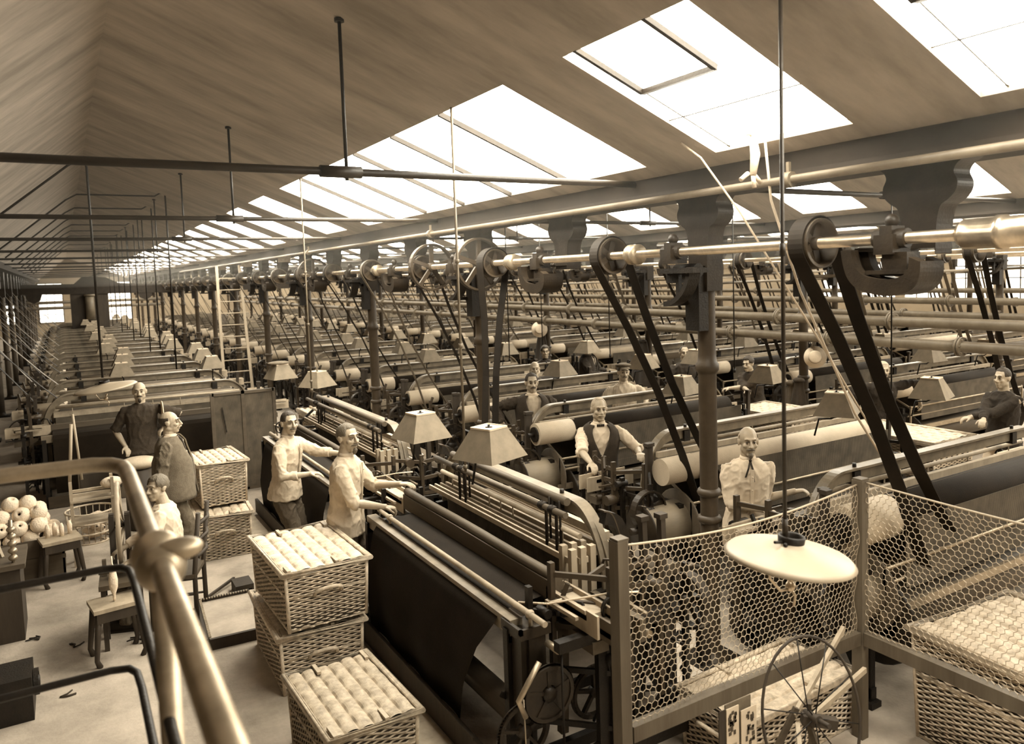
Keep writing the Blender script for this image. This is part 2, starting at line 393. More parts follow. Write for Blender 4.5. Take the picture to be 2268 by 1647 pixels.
def bracket_mesh():
    """half round side bracket bolted to the column with bearing plate"""
    b = MB(); X0 = -.30
    a = arc(0, 2.93, .26, 182, 270, 10)
    b.strip([(X0 + .0, y + .06, z - .0) for y, z in a], .10, .035, (1, 0, 0))
    b.box((X0, -.10, 2.90), (.14, .34, .035)); b.bar((X0, .06, 2.67), (-.02, .06, 2.67), .035); b.bar((X0, -.05, 2.9), (X0, -.05, 2.72), .03)
    b.box((-.16, .02, 2.86), (.30, .10, .09)); b.box((-.09, 0, 2.70), (.09, .14, .46)); b.cyl((-.16, -.10, 2.9), (-.16, .12, 2.9), .05, 10)
    return b
hang_me = hanger_mesh().mesh('hanger_trough', 'iron_mid'); bear_me = bearing_mesh().mesh('bearing_block', 'iron_mid'); brk_me = bracket_mesh().mesh('shaft_bracket', 'iron')
def link(name, me, parent=None, loc=None):
    o = bpy.data.objects.new(name, me); COL.objects.link(o)
    if parent is not None: o.parent = parent
    if loc is not None: o.location = loc
    return o
LINE = {1: 'in the left line', 2: 'in the near line', 3: 'in the second line', 4: 'in the third line', 5: 'in the fourth line', 6: 'in the fifth line'}
for i, xg in enumerate(GX):
    if i == 0 or i > 6: continue
    for k in range(0, 15):
        y = YC0 + YP * k
        if xg < 0 and y < 13: continue
        if i >= 3 and y < (xg / 2.1): continue
        r = empty('iron_column', (xg, y, 0), 'round cast iron column %s, %s from the camera end' % (LINE[i], ORD[k]), 'column', 'cast iron columns of line %s' % ORD[i - 1])
        link('shaft', column_me, r); link('base_plate', base_me, r); link('bracket', cap_me, r)
        if i <= 4: s = link('side_bracket', brk_me, r); link('bearing_block', bear_me, s)
    for k in range(-1, 15):
        y = YC0 + YP * (k + .5) + (.10 if k < 0 else 0)
        if xg < 0 and y < 13: continue
        if i > 4 or (i >= 3 and y < xg / 2.1): continue
        r = empty('gutter_pendant', (xg, y, 0), 'hanging bracket with boat shaped hanger %s, %s from the camera end' % (LINE[i], ORD[k + 1]), 'bracket', 'pendant shaft hangers of line %s' % ORD[i - 1])
        link('bracket', pend_me, r); s = link('hanger', hang_me, r); link('bearing_block', bear_me, s)

# ------------------------------------------------------------------ line shafts, pulleys, belts
PULL = {1: [13.4 + 1.785 * k for k in range(20)], 2: [2.98, 4.92, 6.84] + [8.62 + 1.785 * k for k in range(21)]}
for i in (3, 4, 5, 6): PULL[i] = [y for y in [3.265 + 1.785 * k for k in range(25)] if y > GX[i] / 2.15]
pul_b = MB(); pul_b.lathe([(.140, -.065), (.146, 0), (.140, .065), (.122, .065), (.122, .01), (.035, .005), (.035, -.005), (.122, -.01), (.122, -.065), (.140, -.065)], 32, (0, 0, 0), 'Y'); pul_b.lathe([(.001, -.05), (.038, -.05), (.038, .05), (.001, .05)], 14, (0, 0, 0), 'Y')
for a in range(5): e = Vector((math.cos(a * 1.2566), 0, math.sin(a * 1.2566))); pul_b.bar(e * .03, e * .125, .045, .02, up=(0, 1, 0))
pul_me = pul_b.mesh('pulley', 'iron_pale')
big_me = MB().wheel((0, 0, 0), .27, .075, 'Y', 5, .022, .05).mesh('belt_wheel', 'iron_pale')
XS = -.30; ZS = 3.03
def belt(xs, ya, yb_, x1, z1, rp=.152, rd=.17, m='leather', w=.062):
    b = MB(); a = Vector((xs, ya, ZS)); c = Vector((x1, yb_, z1)); d = c - a; n = Vector((d.z, 0, -d.x)).normalized()
    if n.x > 0: n = -n
    mid = (a + c) / 2 + Vector((0, .0, 0))
    for s1 in (1, -1):
        p = [a + n * s1 * rp]
        q = c + n * s1 * rd
        for t in (.25, .5, .75): p.append(a.lerp(c, t) + n * s1 * (rp + (rd - rp) * t) * (1 - .55 * math.sin(math.pi * t)) + Vector((0, .012 * s1 * math.sin(math.pi * t), 0)))
        p.append(q); b.strip(p, w, .006, (0, 1, 0))
    ang = math.atan2(-d.z, -d.x)
    b.strip([a + Vector((math.cos(ang + t), 0, math.sin(ang + t))) * rp for t in [math.pi * (j / 18 - .5) for j in range(19)]], w, .006, (0, 1, 0))
    return b
for i in range(1, 7):
    xg = GX[i]; y0 = 13 if i == 1 else (-1 if i == 2 else xg / 2.15)
    MB().cyl((xg + XS, y0, ZS), (xg + XS, 50, ZS), .031 if i < 3 else .03, 14).build('line_shaft', 'steel', label='long polished steel drive shaft %s of columns' % LINE[i], cat='drive shaft')
    nm = LINE[i]
    for k, y in enumerate(PULL[i]):
        o = link('shaft_pulley', pul_me, None, (xg + XS, y, ZS)); o.scale = (1.7, 1, 1.7) if i == 1 else (1, 1, 1); tag(o, 'round belt pulley on the shaft %s, %s from the camera end' % (nm, ORD[k]), 'pulley', 'belt pulleys on shaft %s' % ORD[i - 1])
        if i == 2 and k < 3: continue
        if i > 4 and k > 16: continue
        rnd = random.random()
        o = belt(xg + XS, y, y, xg + (.62 + .15 * rnd if i > 1 else 1.25 + .2 * rnd), .95, w=.07 if i > 1 else .13).build('drive_belt', 'leather_pale' if (k % 3 == 1) else 'leather'); tag(o, '%s slanting belt %s, %s from the camera end' % ('pale' if k % 3 == 1 else 'dark', nm, ORD[k]), 'belt', 'leather drive belts of line %s' % ORD[i - 1])
tag(belt(XC0 + XS, 2.98, 2.98, 4.86, 1.0, w=.105).build('drive_belt', 'leather'), 'broad dark belt dropping past the hanging steel sleeve, largest in view', 'belt')
tag(belt(XC0 + XS, 4.92, 4.92, 4.72, .85, w=.105).build('drive_belt', 'leather'), 'broad dark belt slanting down just left of the thick near column', 'belt')
tag(belt(XC0 + XS, 6.84, 6.84, 3.50, .8, rd=.07, w=.13).build('drive_belt', 'leather'), 'broad belt hanging almost upright beside the large spoked wheel', 'belt')
for j, (y, mm) in enumerate(((7.15, 'first'), (8.35, 'second'), (13.3, 'third'))):
    o = link('spoked_pulley', big_me, None, (XC0 + XS, y, ZS)); tag(o, 'large five-spoked iron wheel on the near shaft, %s from the camera end' % mm, 'wheel', 'large spoked wheels')
b = MB(); b.lathe([(.035, -.26), (.05, -.26), (.072, -.20), (.072, -.02), (.078, -.02), (.078, .02), (.072, .02), (.072, .17), (.05, .20), (.035, .20)], 24, (XC0 + XS, 1.93, ZS), 'Y'); c = b.build('shaft_sleeve', 'steel', label='shining steel sleeve coupling on the shaft at the right edge', cat='coupling')
for y in (4.35, 6.2, 9.9):
    b = MB(); b.lathe([(.031, -.05), (.075, -.05), (.075, -.01), (.05, 0), (.075, .01), (.075, .05), (.031, .05)], 20, (XC0 + XS, y + .25, ZS), 'Y'); b.build('flange_coupling', 'steel_dull', label={4.35: 'flanged coupling on the near shaft beside the thick column', 6.2: 'flanged coupling on the near shaft before the spoked wheels', 9.9: 'flanged coupling on the near shaft beyond the spoked wheels'}[y], cat='coupling')

# ------------------------------------------------------------------ roof ties, hangers, gas pipes under the roof
for i in (1, 2, 3, 4):
    xg = GX[i]; x0 = xg - BAY + .2
    for k in range(0, 13):
        y = 4.64 + 3.6 * k
        if i == 1 and k < 8: continue
        if i >= 3 and y < xg / 2.2 - 1: continue
        r = .024 if k < 1 else .022
        o = MB().cyl((x0, y, 3.55), (xg - .2, y, 3.55), r, 10).cyl((xg - 2.6, y, 3.55), (xg - 2.35, y, 3.55), r * 1.5, 10).build('tie_rod', 'iron_mid')
        tag(o, 'iron tie rod spanning the %s roof bay, %s from the camera end' % (ORD[i - 1], ORD[k]), 'tie rod', 'roof tie rods of bay %s' % ORD[i - 1])
        zt = slope_z(xg - 2.44, xg)
        o = MB().cyl((xg - 2.44, y, 3.50), (xg - 2.44, y, zt), .011, 8).cyl((xg - 2.44, y, zt - .02), (xg - 2.44, y, zt), .03, 8).build('hanger_rod', 'iron')
        tag(o, 'upright tie hanger in the %s roof bay, %s from the camera end' % (ORD[i - 1], ORD[k]), 'rod', 'upright tie hangers of bay %s' % ORD[i - 1])
xg = GX[2]; xr = xg - RX
for k, y in enumerate([10.5, 14.5, 16.9, 19.0, 21.3, 23.5, 25.7, 28.2, 30.7, 33.5]):
    zp = 4.40
    pth = [(xg - BAY + .55, y, 3.50), (xr - .25, y, zp - .09), (xr - .10, y, zp)]
    if k == 0: pth += [(xr - .08, y, zp - .02), (xr - .065, y, zp - .1), (xr - .06, y, 1.86)]
    else: pth += [(1.42, y, zp), (1.5, y, zp + .05), (1.58, y, zp + .03), (1.58, y, 1.5 if k % 2 else 1.7)]
    o = MB().tube(pth, .013, 8).build('gas_pipe', 'iron')
    tag(o, 'thin gas pipe dropping from the near ridge, %s from the camera end' % ORD[k], 'pipe', 'thin gas drop pipes')
    if k: o['group'] = 'thin gas drop pipes'
# long pipe under the near gutter
b = MB(); b.cyl((XC0 - .36, -1, 3.40), (XC0 - .36, 30, 3.40), .024, 10)
for y in (3.1, 8.2, 13.3): b.cyl((XC0 - .36, y - .03, 3.40), (XC0 - .36, y + .03, 3.40), .045, 10); b.bar((XC0 - .36, y, 3.36), (XC0 - .36, y, 3.5), .02)
b.build('gutter_pipe', 'pipe', label='long thin water pipe clipped along the underside of the near gutter', cat='pipe')
# pairs of flanged steam pipes
for i, n in ((3, 'near pair'), (4, 'second pair'), (5, 'far pair')):
    xg = GX[i] - .23
    for z, w in ((2.17, 'upper'), (1.90, 'lower')):
        b = MB(); b.cyl((xg, xg / 2.2, z), (xg, 50, z), .065, 18)
        y = xg / 2.2 + .2 + (0 if z > 2 else .95)
        while y < 49:
            b.cyl((xg, y - .03, z), (xg, y - .005, z), .115, 20); b.cyl((xg, y + .005, z), (xg, y + .03, z), .115, 20)
            for a in range(6): b.cyl((xg + .09 * math.cos(a), y - .05, z + .09 * math.sin(a)), (xg + .09 * math.cos(a), y + .05, z + .09 * math.sin(a)), .010, 6)
            y += 1.85
        b.build('steam_pipe', 'pipe', label='%s of the %s of thick flanged steam pipes running the hall' % (w, n), cat='pipe')
for z in (2.35, 2.1):
    MB().cyl((-8.5, 41.4, z), (4.2, 41.4, z), .07, 12).build('cross_pipe', 'pipe', label='%s pipe crossing the hall beyond the far beam' % ('upper' if z > 2.2 else 'lower'), cat='pipe')
# lower rods crossing the third dimension: thin shafts between columns in far bays
for i in (3, 4, 5):
    xg = GX[i]
    for k in range(6):
        y = YC0 + YP * (math.ceil((xg / 2.1 - YC0) / YP) + k) + .085; z = 2.75 - .12 * (k % 2)
        MB().cyl((xg, y, z), (xg + BAY, y, z), .025, 8).build('cross_pipe', 'pipe', label='slim pipe crossing the bay behind column line %s, %s from the camera end' % (ORD[i - 1], ORD[k]), cat='pipe', group='slim cross pipes')
# ------------------------------------------------------------------ power looms
# local frame: x along the width of the cloth, y from the back roller (0) to the breast beam, z up
def end_frame(x, yb, yf, za, seed=0):
    b = MB(); w = .05
    for y in (yb, yf): b.bb(x - w / 2, x + w / 2, y - .05, y + .05, 0, .92 if y > .3 else .8)
    b.bb(x - w / 2, x + w / 2, yb - .06, yf + .06, .06, .13); b.bb(x - w / 2, x + w / 2, yb - .04, yf + .04, .84, .92)
    b.bb(x - w / 2, x + w / 2, .30, .50, 0, .98); b.bar((x, yb, .12), (x, .4, .86), .035, .06); b.bar((x, yf, .45), (x, .4, .45), .035, .06)
    b.bb(x - .05, x + .05, yb - .08, yb + .08, 0, .04); b.bb(x - .05, x + .05, yf - .08, yf + .08, 0, .04)
    return b
def arch_path(L, za, z0=.92, rx=.34):
    p = [(0, z0)]
    for t in range(0, 91, 6): a = R(t); p.append((rx - rx * math.cos(a), z0 + .04 + (za - z0 - .04) * math.sin(a)))
    p.append((rx, za)); q = [(L - x, z) for x, z in p][::-1]; return p + q
def sheet_xy(b, x0, x1, path, t=.008, n=1):
    """cloth sheet between x0 and x1 following a y,z path"""
    P = [Vector((0, y, z)) for y, z in path]
    vs = []; k = len(P)
    for i, p in enumerate(P):
        tt = (P[min(i + 1, k - 1)] - P[max(i - 1, 0)]).normalized(); nn = Vector((1, 0, 0)).cross(tt) * t / 2
        vs += [(x0, p.y + nn.y, p.z + nn.z), (x1, p.y + nn.y, p.z + nn.z), (x1, p.y - nn.y, p.z - nn.z), (x0, p.y - nn.y, p.z - nn.z)]
    fs = []
    for i in range(k - 1):
        o = i * 4
        for j in range(4): fs.append((o + j, o + (j + 1) % 4, o + 4 + (j + 1) % 4, o + 4 + j))
    fs += [(3, 2, 1, 0), (4 * k - 4, 4 * k - 3, 4 * k - 2, 4 * k - 1)]
    b.add(vs, fs, False); return b
def clutter(seed, x0, x1, y0, y1, z0, z1, n):
    """rods, bosses, links and wheels of a loom's end gearing, all carried on posts and rails"""
    rn = random.Random(seed); b = MB(); U = rn.uniform; xm = (x0 + x1) / 2
    posts = [(U(x0, x1), y0 + (y1 - y0) * t) for t in (.08, .36, .64, .92)]; zs = [z0 + (z1 - z0) * t for t in (.15, .5, .85)]
    for x, y in posts: b.bar((x, y, z0 * .4), (x, y, z1), .03, .04)
    for z in zs:
        for p, q in zip(posts, posts[1:]): b.bar((p[0], p[1], z), (q[0], q[1], z + U(-.03, .03)), .022, .03)
    for k in range(n):
        if rn.random() < .5: px, y = rn.choice(posts); z = U(z0, z1)
        else: j = rn.randrange(3); t = rn.random(); p, q = posts[j], posts[j + 1]; px, y, z = p[0] + (q[0] - p[0]) * t, p[1] + (q[1] - p[1]) * t, rn.choice(zs)
        x = px; c = rn.random()
        if c < .26: b.cyl((x - U(.03, .09), y, z), (x + U(.03, .09), y, z), U(.02, .045), 10)
        elif c < .42: b.bar((x, y, z), (x + U(-.05, .05), y + U(-.2, .2), z + U(-.15, .15)), .018, .03)
        elif c < .60: b.bar((x, y, z), (x + U(-.03, .03), y + U(-.05, .05), z + U(-.25, .25)), .02, .028)
        elif c < .72: b.sph((x, y, z), U(.018, .034), 8, 6)
        elif c < .84: b.bar((x, y, z), (x + U(-.2, .2), y, z), .016)
        elif c < .93: b.tube([(x, y, z), (x + .05, y + .02, z + .06), (x + .1, y + .03, z + .05), (x + .13, y + .05, z - .04)], .009, 6)
        else: b.wheel((x, y, z), U(.05, .09), .02, 'X', 4, .012, .02); b.cyl((x - .04, y, z), (x + .04, y, z), .015, 8)
    return b
def make_loom(L=3.05, za=1.42, roll='cloth_pale', sheet='warp_long', cloth='cloth_dark', detail=2, seed=1, D=1.15, drape=True, zr=1.16, label='', group=None, rollend=True, panel=True, roll_r=.105):
    ch = []
    root = empty('power_loom', (0, 0, 0), label, 'loom', group)
    def part(name, b, m, subs=()):
        o = b.build(name, m, root); ch.append([o, []]); return o
    def sub(name, b, m):
        o = b.build(name, m, ch[-1][0]); ch[-1][1].append(o); return o
    yb, yf = -.06, D
    part('end_frame', end_frame(.0, yb, yf, za), 'iron'); part('end_frame', end_frame(L, yb, yf, za), 'iron')
    y = .40; ap = arch_path(L, za)
    b = MB(); b.strip([(x, y, z) for x, z in ap], .085, .018, (0, 1, 0)); b.strip([(x, y, z - .05) for x, z in ap], .014, .09, (0, 1, 0))
    part('arched_top_rail', b, 'rail')
    if detail > 0:
        b = MB()
        for x in (.5, L - .5): b = MB(); b.box((x, y + .03, za - .07), (.07, .12, .10)); b.cyl((x, y, za), (x, y, za + .035), .015, 8); sub('clamp', b, 'iron')
    b = MB(); b.cyl((.15, y + .10, za - .17), (L - .15, y + .10, za - .17), .018, 10); b.bb(.1, L - .1, y - .09, y - .05, za - .21, za - .16)
    for x in (.35, 1.0, L / 2, L - 1.0, L - .35): b.cyl((x, y + .1, za - .17), (x, y + .1, za - .30), .006, 6)
    part('lifting_shaft', b, 'wood_pale')
    for k in range(3 if detail > 1 else 1):
        yy = y - .06 + .055 * k; zt = za - .27 - .012 * k
        b = MB(); b.bb(.12, L - .12, yy - .009, yy + .009, zt - .02, zt + .02); b.bb(.12, L - .12, yy - .009, yy + .009, .62, .66)
        part('heald_frame', b, 'wood_pale' if detail > 1 else 'wood_mid')
        h = MB(); h.bb(.14, L - .14, yy - .002, yy + .002, .66, zt - .02); sub('heald_wires', h, 'heddle')
    b = MB(); b.bb(-.02, L + .02, y + .27, y + .34, .96, 1.05); b.bb(-.35, L + .35, y + .26, y + .37, .80, .87)
    b.bar((.05, y + .3, .96), (.05, y + .33, .15), .05); b.bar((L - .05, y + .3, .96), (L - .05, y + .33, .15), .05)
    part('batten', b, 'wood_mid'); h = MB().bb(.1, L - .1, y + .29, y + .305, .87, .96); sub('reed', h, 'heddle')
    # back roller and warp
    b = MB(); b.cyl((-.14, 0, zr), (L - .35, 0, zr), roll_r, 24); o = part('back_roller', b, roll)
    if rollend:
        b = MB(); b.cyl((-.15, 0, zr), (.30, 0, zr), roll_r + .004, 24); sub('bare_roller_end', b, 'cloth_pale')
        b = MB(); b.cyl((-.165, 0, zr), (-.145, 0, zr), roll_r * .72, 16); b.cyl((-.24, 0, zr), (-.15, 0, zr), .025, 8); sub('roller_spindle', b, 'iron')
        if detail > 1: b = MB(); b.strip([(.32, roll_r + .006, zr), (.32, .07, zr + roll_r * .85), (.32, -.02, zr + roll_r + .006), (.32, -roll_r - .006, zr), (.32, -roll_r - .01, .75)], .04, .006, (1, 0, 0)); sub('leather_strap', b, 'leather_pale')
    b = MB(); sheet_xy(b, .2, L - .2, [(.0, zr + roll_r), (.34, 1.02)]); part('warp_sheet', b, sheet); h = MB(); sheet_xy(h, .36 if rollend else .2, L - .2, [(-roll_r - .002, zr), (-.13, .72)]); sub('hanging_warp', h, 'heddle')
    b = MB(); b.cyl((.05, -.16, .93), (L - .05, -.16, .93), .012, 8); b.cyl((.05, -.12, .80), (L - .05, -.12, .80), .012, 8); b.cyl((.1, .17, 1.13), (L - .1, .17, 1.13), .011, 8); b.cyl((.1, .27, 1.10), (L - .1, .27, 1.10), .011, 8); b.bb(.02, L - .02, -.18, -.15, .60, .66); [b.bar((xx, -.16, .6), (xx, -.16, .95), .02) for xx in (.06, L - .06)]; [b.bar((xx, -.16, .9), (xx, .27, 1.1), .02) for xx in (.1, L - .1)]; part('guide_rods', b, 'steel_dull')
    b = MB(); b.cyl((.2, .02, .50), (L - .2, .02, .50), .17, 20); part('warp_beam', b, 'wood_mid')
    for x in (.2, L - .22): sub('flange', MB().lathe([(.001, 0), (.30, 0), (.31, .012), (.30, .024), (.001, .024)], 28, (x, .02, .50), 'X'), 'iron_mid')
    # cloth and breast
    b = MB(); b.bb(-.03, L + .03, D - .05, D + .03, .88, .97); part('breast_beam', b, 'rail')
    if drape:
        b = MB(); sheet_xy(b, .1, L - .1, [(y + .36, .98), (D - .04, .985), (D + .035, .97), (D + .055, .92), (D + .07, .5), (D + .0, .18)]); part('woven_cloth', b, cloth)
    b = MB(); b.cyl((.02, D - .1, .30), (L - .02, D - .1, .30), .08, 14); part('cloth_roller', b, 'wood_mid')
    if panel: b = MB(); b.bb(0, L, D + .06, D + .09, .05, .16); b.bb(0, L, D + .05, D + .10, .01, .05); part('foot_board', b, 'wood_mid')
    # driving gear at the x<0 end
    b = MB(); b.wheel((-.28, .0, .9), .17, .07, 'Y', 5, .015, .035); part('drive_pulley', b, 'iron_mid')
    b = MB(); b.wheel((-.10, .25, .62), .21, .035, 'X', 5, .02, .04, 36 if detail > 0 else 0); part('gear_wheel', b, 'iron_mid')
    if detail > 0: b = MB(); b.wheel((-.13, .62, .45), .15, .035, 'X', 5, .018, .03, 28); part('gear_wheel', b, 'iron_mid')
    b = MB(); b.cyl((-.2, .25, .72), (L + .1, .25, .72), .025, 10); part('crank_shaft', b, 'steel_dull')
    for s, x in ((-1, -.18), (1, L + .26)):
        hw = .16 if s < 0 else .22; b = MB(); b.bb(x - hw, x + hw, y + .26, y + .40, 1.0, 1.03); b.bb(x - .26, x + .26, y + .26, y + .275, .93, 1.06); b.bb(x - .26, x + .26, y + .385, y + .40, .93, 1.06)
        if detail > 0: b.bar((x - hw + .02, y + .45, 1.02), (x + hw, y + .46, 1.02), .02); b.bar((x - hw, y + .40, 1.05), (x + hw, y + .40, 1.05), .022)
        part('shuttle_box', b, 'wood_pale')
    b = clutter(seed, -.35, .02, -.1, 1.05, .2, 1.12, 46 if detail > 1 else 22); part('end_gearing', b, 'iron')
    b = clutter(seed + 50, L, L + .3, -.05, .95, .25, 1.1, 36 if detail > 1 else 16); part('end_gearing', b, 'iron')
    if detail > 0:
        b = clutter(seed + 90, -.4, .0, .1, .9, .8, 1.25, 14); part('lever_set', b, 'iron_pale')
        for x, yy, top in ((-.2, .12, 1.42), (-.12, .2, 1.40), (L + .18, .15, 1.3)):
            b = MB(); b.bar((x, yy, .55), (x + .03, yy, top), .035, .045); b.box((x + .03, yy, top), (.06, .06, .03)); part('picking_stick', b, 'wood_dark')
    return root, ch
def shade_parts(detail=True):
    root = empty('card_lamp', (0, 0, 0), '', 'lampshade')
    b = MB(); a, c, h = .18, .085, .20
    vs = [(-a, -a, 0), (a, -a, 0), (a, a, 0), (-a, a, 0), (-c, -c, h), (c, -c, h), (c, c, h), (-c, c, h)]
    ve = [(x * .97, y * .97, z + .001) for x, y, z in vs[:4]] + [(x * .95, y * .95, z - .004) for x, y, z in vs[4:]]
    b.add(vs + ve, [(0, 1, 5, 4), (1, 2, 6, 5), (2, 3, 7, 6), (3, 0, 4, 7), (8, 12, 13, 9), (9, 13, 14, 10), (10, 14, 15, 11), (11, 15, 12, 8), (0, 8, 9, 1), (1, 9, 10, 2), (2, 10, 11, 3), (3, 11, 8, 0)])
    p = b.build('shade_side', 'shade_face', root)
    t = MB(); hr = .028
    t.add([(-c, -c, h + .002), (c, -c, h + .002), (c, c, h + .002), (-c, c, h + .002)] + [(hr * math.cos(k * math.pi / 4 + math.pi * 1.25), hr * math.sin(k * math.pi / 4 + math.pi * 1.25), h + .002) for k in range(8)],
          [(0, 4, 5, 6, 1)[::1], (1, 6, 7, 8, 2), (2, 8, 9, 10, 3), (3, 10, 11, 4, 0)])
    t.bb(-c, c, -c - .004, -c + .004, h - .004, h + .008); t.bb(-c, c, c - .004, c + .004, h - .004, h + .008); t.bb(-c - .004, -c + .004, -c, c, h - .004, h + .008); t.bb(c - .004, c + .004, -c, c, h - .004, h + .008)
    q = t.build('shade_top', 'paper', root)
    s = MB(); s.tube([(0, 0, h + .02), (0, 0, -.02), (.02, .05, -.05), (.03, .16, -.06), (.03, .2, -.22)], .009, 6); s.sph((0, 0, .05), .03, 8, 6)
    r = s.build('bracket', 'iron', root)
    return root, [[p, []], [q, []], [r, []]]
shade0, shade_ch = shade_parts(); shade_used = False
def put_shade(x, y, z, rz, label, group=None, sc=1):
    global shade_used
    if not shade_used:
        shade0.location = (x, y, z); shade0.rotation_euler = (0, 0, rz); shade0.scale = (sc,) * 3; shade0['label'] = label; shade_used = True
        if group: shade0['group'] = group
        return shade0
    return dup(shade0, shade_ch, (x, y, z), rz, label, group, (sc,) * 3)

# near looms on the right of the column line, backs to the camera
XL = XC0 + .42
near = [(3.22, 'cloth_dark', 'dark cloth over its back roller, nearest the wire netting', 1.42),
        (5.05, 'cloth_pale', 'long bare pale roller, behind the bald man with the ribbon tie', 1.44),
        (7.10, 'cloth_dark', 'strap over a half pale roller, behind the man in the waistcoat', 1.42)]
for k, (y, rl, tx, za) in enumerate(near):
    r, c = make_loom(3.0 if k else 3.15, za, roll=rl, detail=2, seed=3 + k, label='power loom with ' + tx, rollend=(k != 1), roll_r=.14 if k == 0 else .115, D=.95, zr=1.20)
    r.location = (XL, y, 0)
    d0, d1 = (-.34, .06) if k else (-.2, .06)
    o = MB().cyl((d0, .02, .74), (d1, .02, .74), .19, 28).build('winding_drum', 'drum_wood', r)
    MB().lathe([(.001, 0), (.27, 0), (.28, .012), (.27, .024), (.001, .024)], 32, (d1 - .01, .02, .74), 'X').build('drum_flange', 'wood_mid', o)
    MB().lathe([(.001, 0), (.20, 0), (.205, .01), (.001, .012)], 28, (d0 - .012, .02, .74), 'X').cyl((d0 - .12, .02, .74), (d0, .02, .74), .03, 10).build('drum_cap', 'iron_mid', o)
mid_r, mid_c = make_loom(3.0, 1.42, 'cloth_dark', detail=1, seed=21, label='x', D=.95)
far_r, far_c = make_loom(3.0, 1.40, 'cloth_pale', detail=0, seed=31, label='x', D=.95, panel=False)
far2_r, far2_c = make_loom(3.0, 1.40, 'cloth_mid', detail=0, seed=41, label='x', D=.95, panel=False)
used = set()
def place_loom(src, loc, rz, label, group):
    root, c = src
    if id(root) not in used:
        used.add(id(root)); root.location = loc; root.rotation_euler = (0, 0, rz); root['label'] = label; root['group'] = group; return root
    return dup(root, c, loc, rz, label, group)
for k in range(22):
    y = 8.93 + 1.785 * k
    if y > 46: break
    src = (mid_r, mid_c) if k < 5 else ((far_r, far_c) if k % 2 else (far2_r, far2_c))
    place_loom(src, (XL, y, 0), 0, 'arched power loom past the near columns, %s behind the strapped roller loom' % ORD[k], 'looms of the bay beyond the near columns')
for i, nm in ((3, 'second'), (4, 'third'), (5, 'fourth')):
    xg = GX[i]; k = 0; y = 1.2 + 1.785 * math.ceil((xg / 2.1 - .4) / 1.785)
    while y < (46 if i < 5 else 36):
        src = (mid_r, mid_c) if (i == 3 and k < 3) else ((far_r, far_c) if (k + i) % 2 else (far2_r, far2_c))
        place_loom(src, (xg + .5, y, 0), 0, 'arched power loom past the %s columns, %s from the camera end' % (nm, ORD[k]), 'looms beyond the %s column line' % nm)
        y += 1.785; k += 1
# first bay: looms with their cloth side towards the camera
r, c = make_loom(2.75, 1.42, 'cloth_mid', detail=2, seed=61, label='wide dark loom facing the aisle behind the man in the dark shirt')
r.location = (-.32, 13.4, 0); r.scale = (1, -1, 1)
src0 = make_loom(2.75, 1.42, 'cloth_mid', detail=1, seed=62, label='x'); src1 = make_loom(2.75, 1.40, 'cloth_mid', detail=0, seed=63, label='x', panel=False)
for src in (src0, src1): src[0].scale = (1, -1, 1)
for k in range(1, 17):
    y = 13.4 + 1.785 * k
    if y > 44: break
    place_loom(src0 if k < 5 else src1, (-.32, y, 0), 0, 'dark power loom in the first bay, %s behind the loom facing the aisle' % ORD[k - 1], 'looms of the first bay')
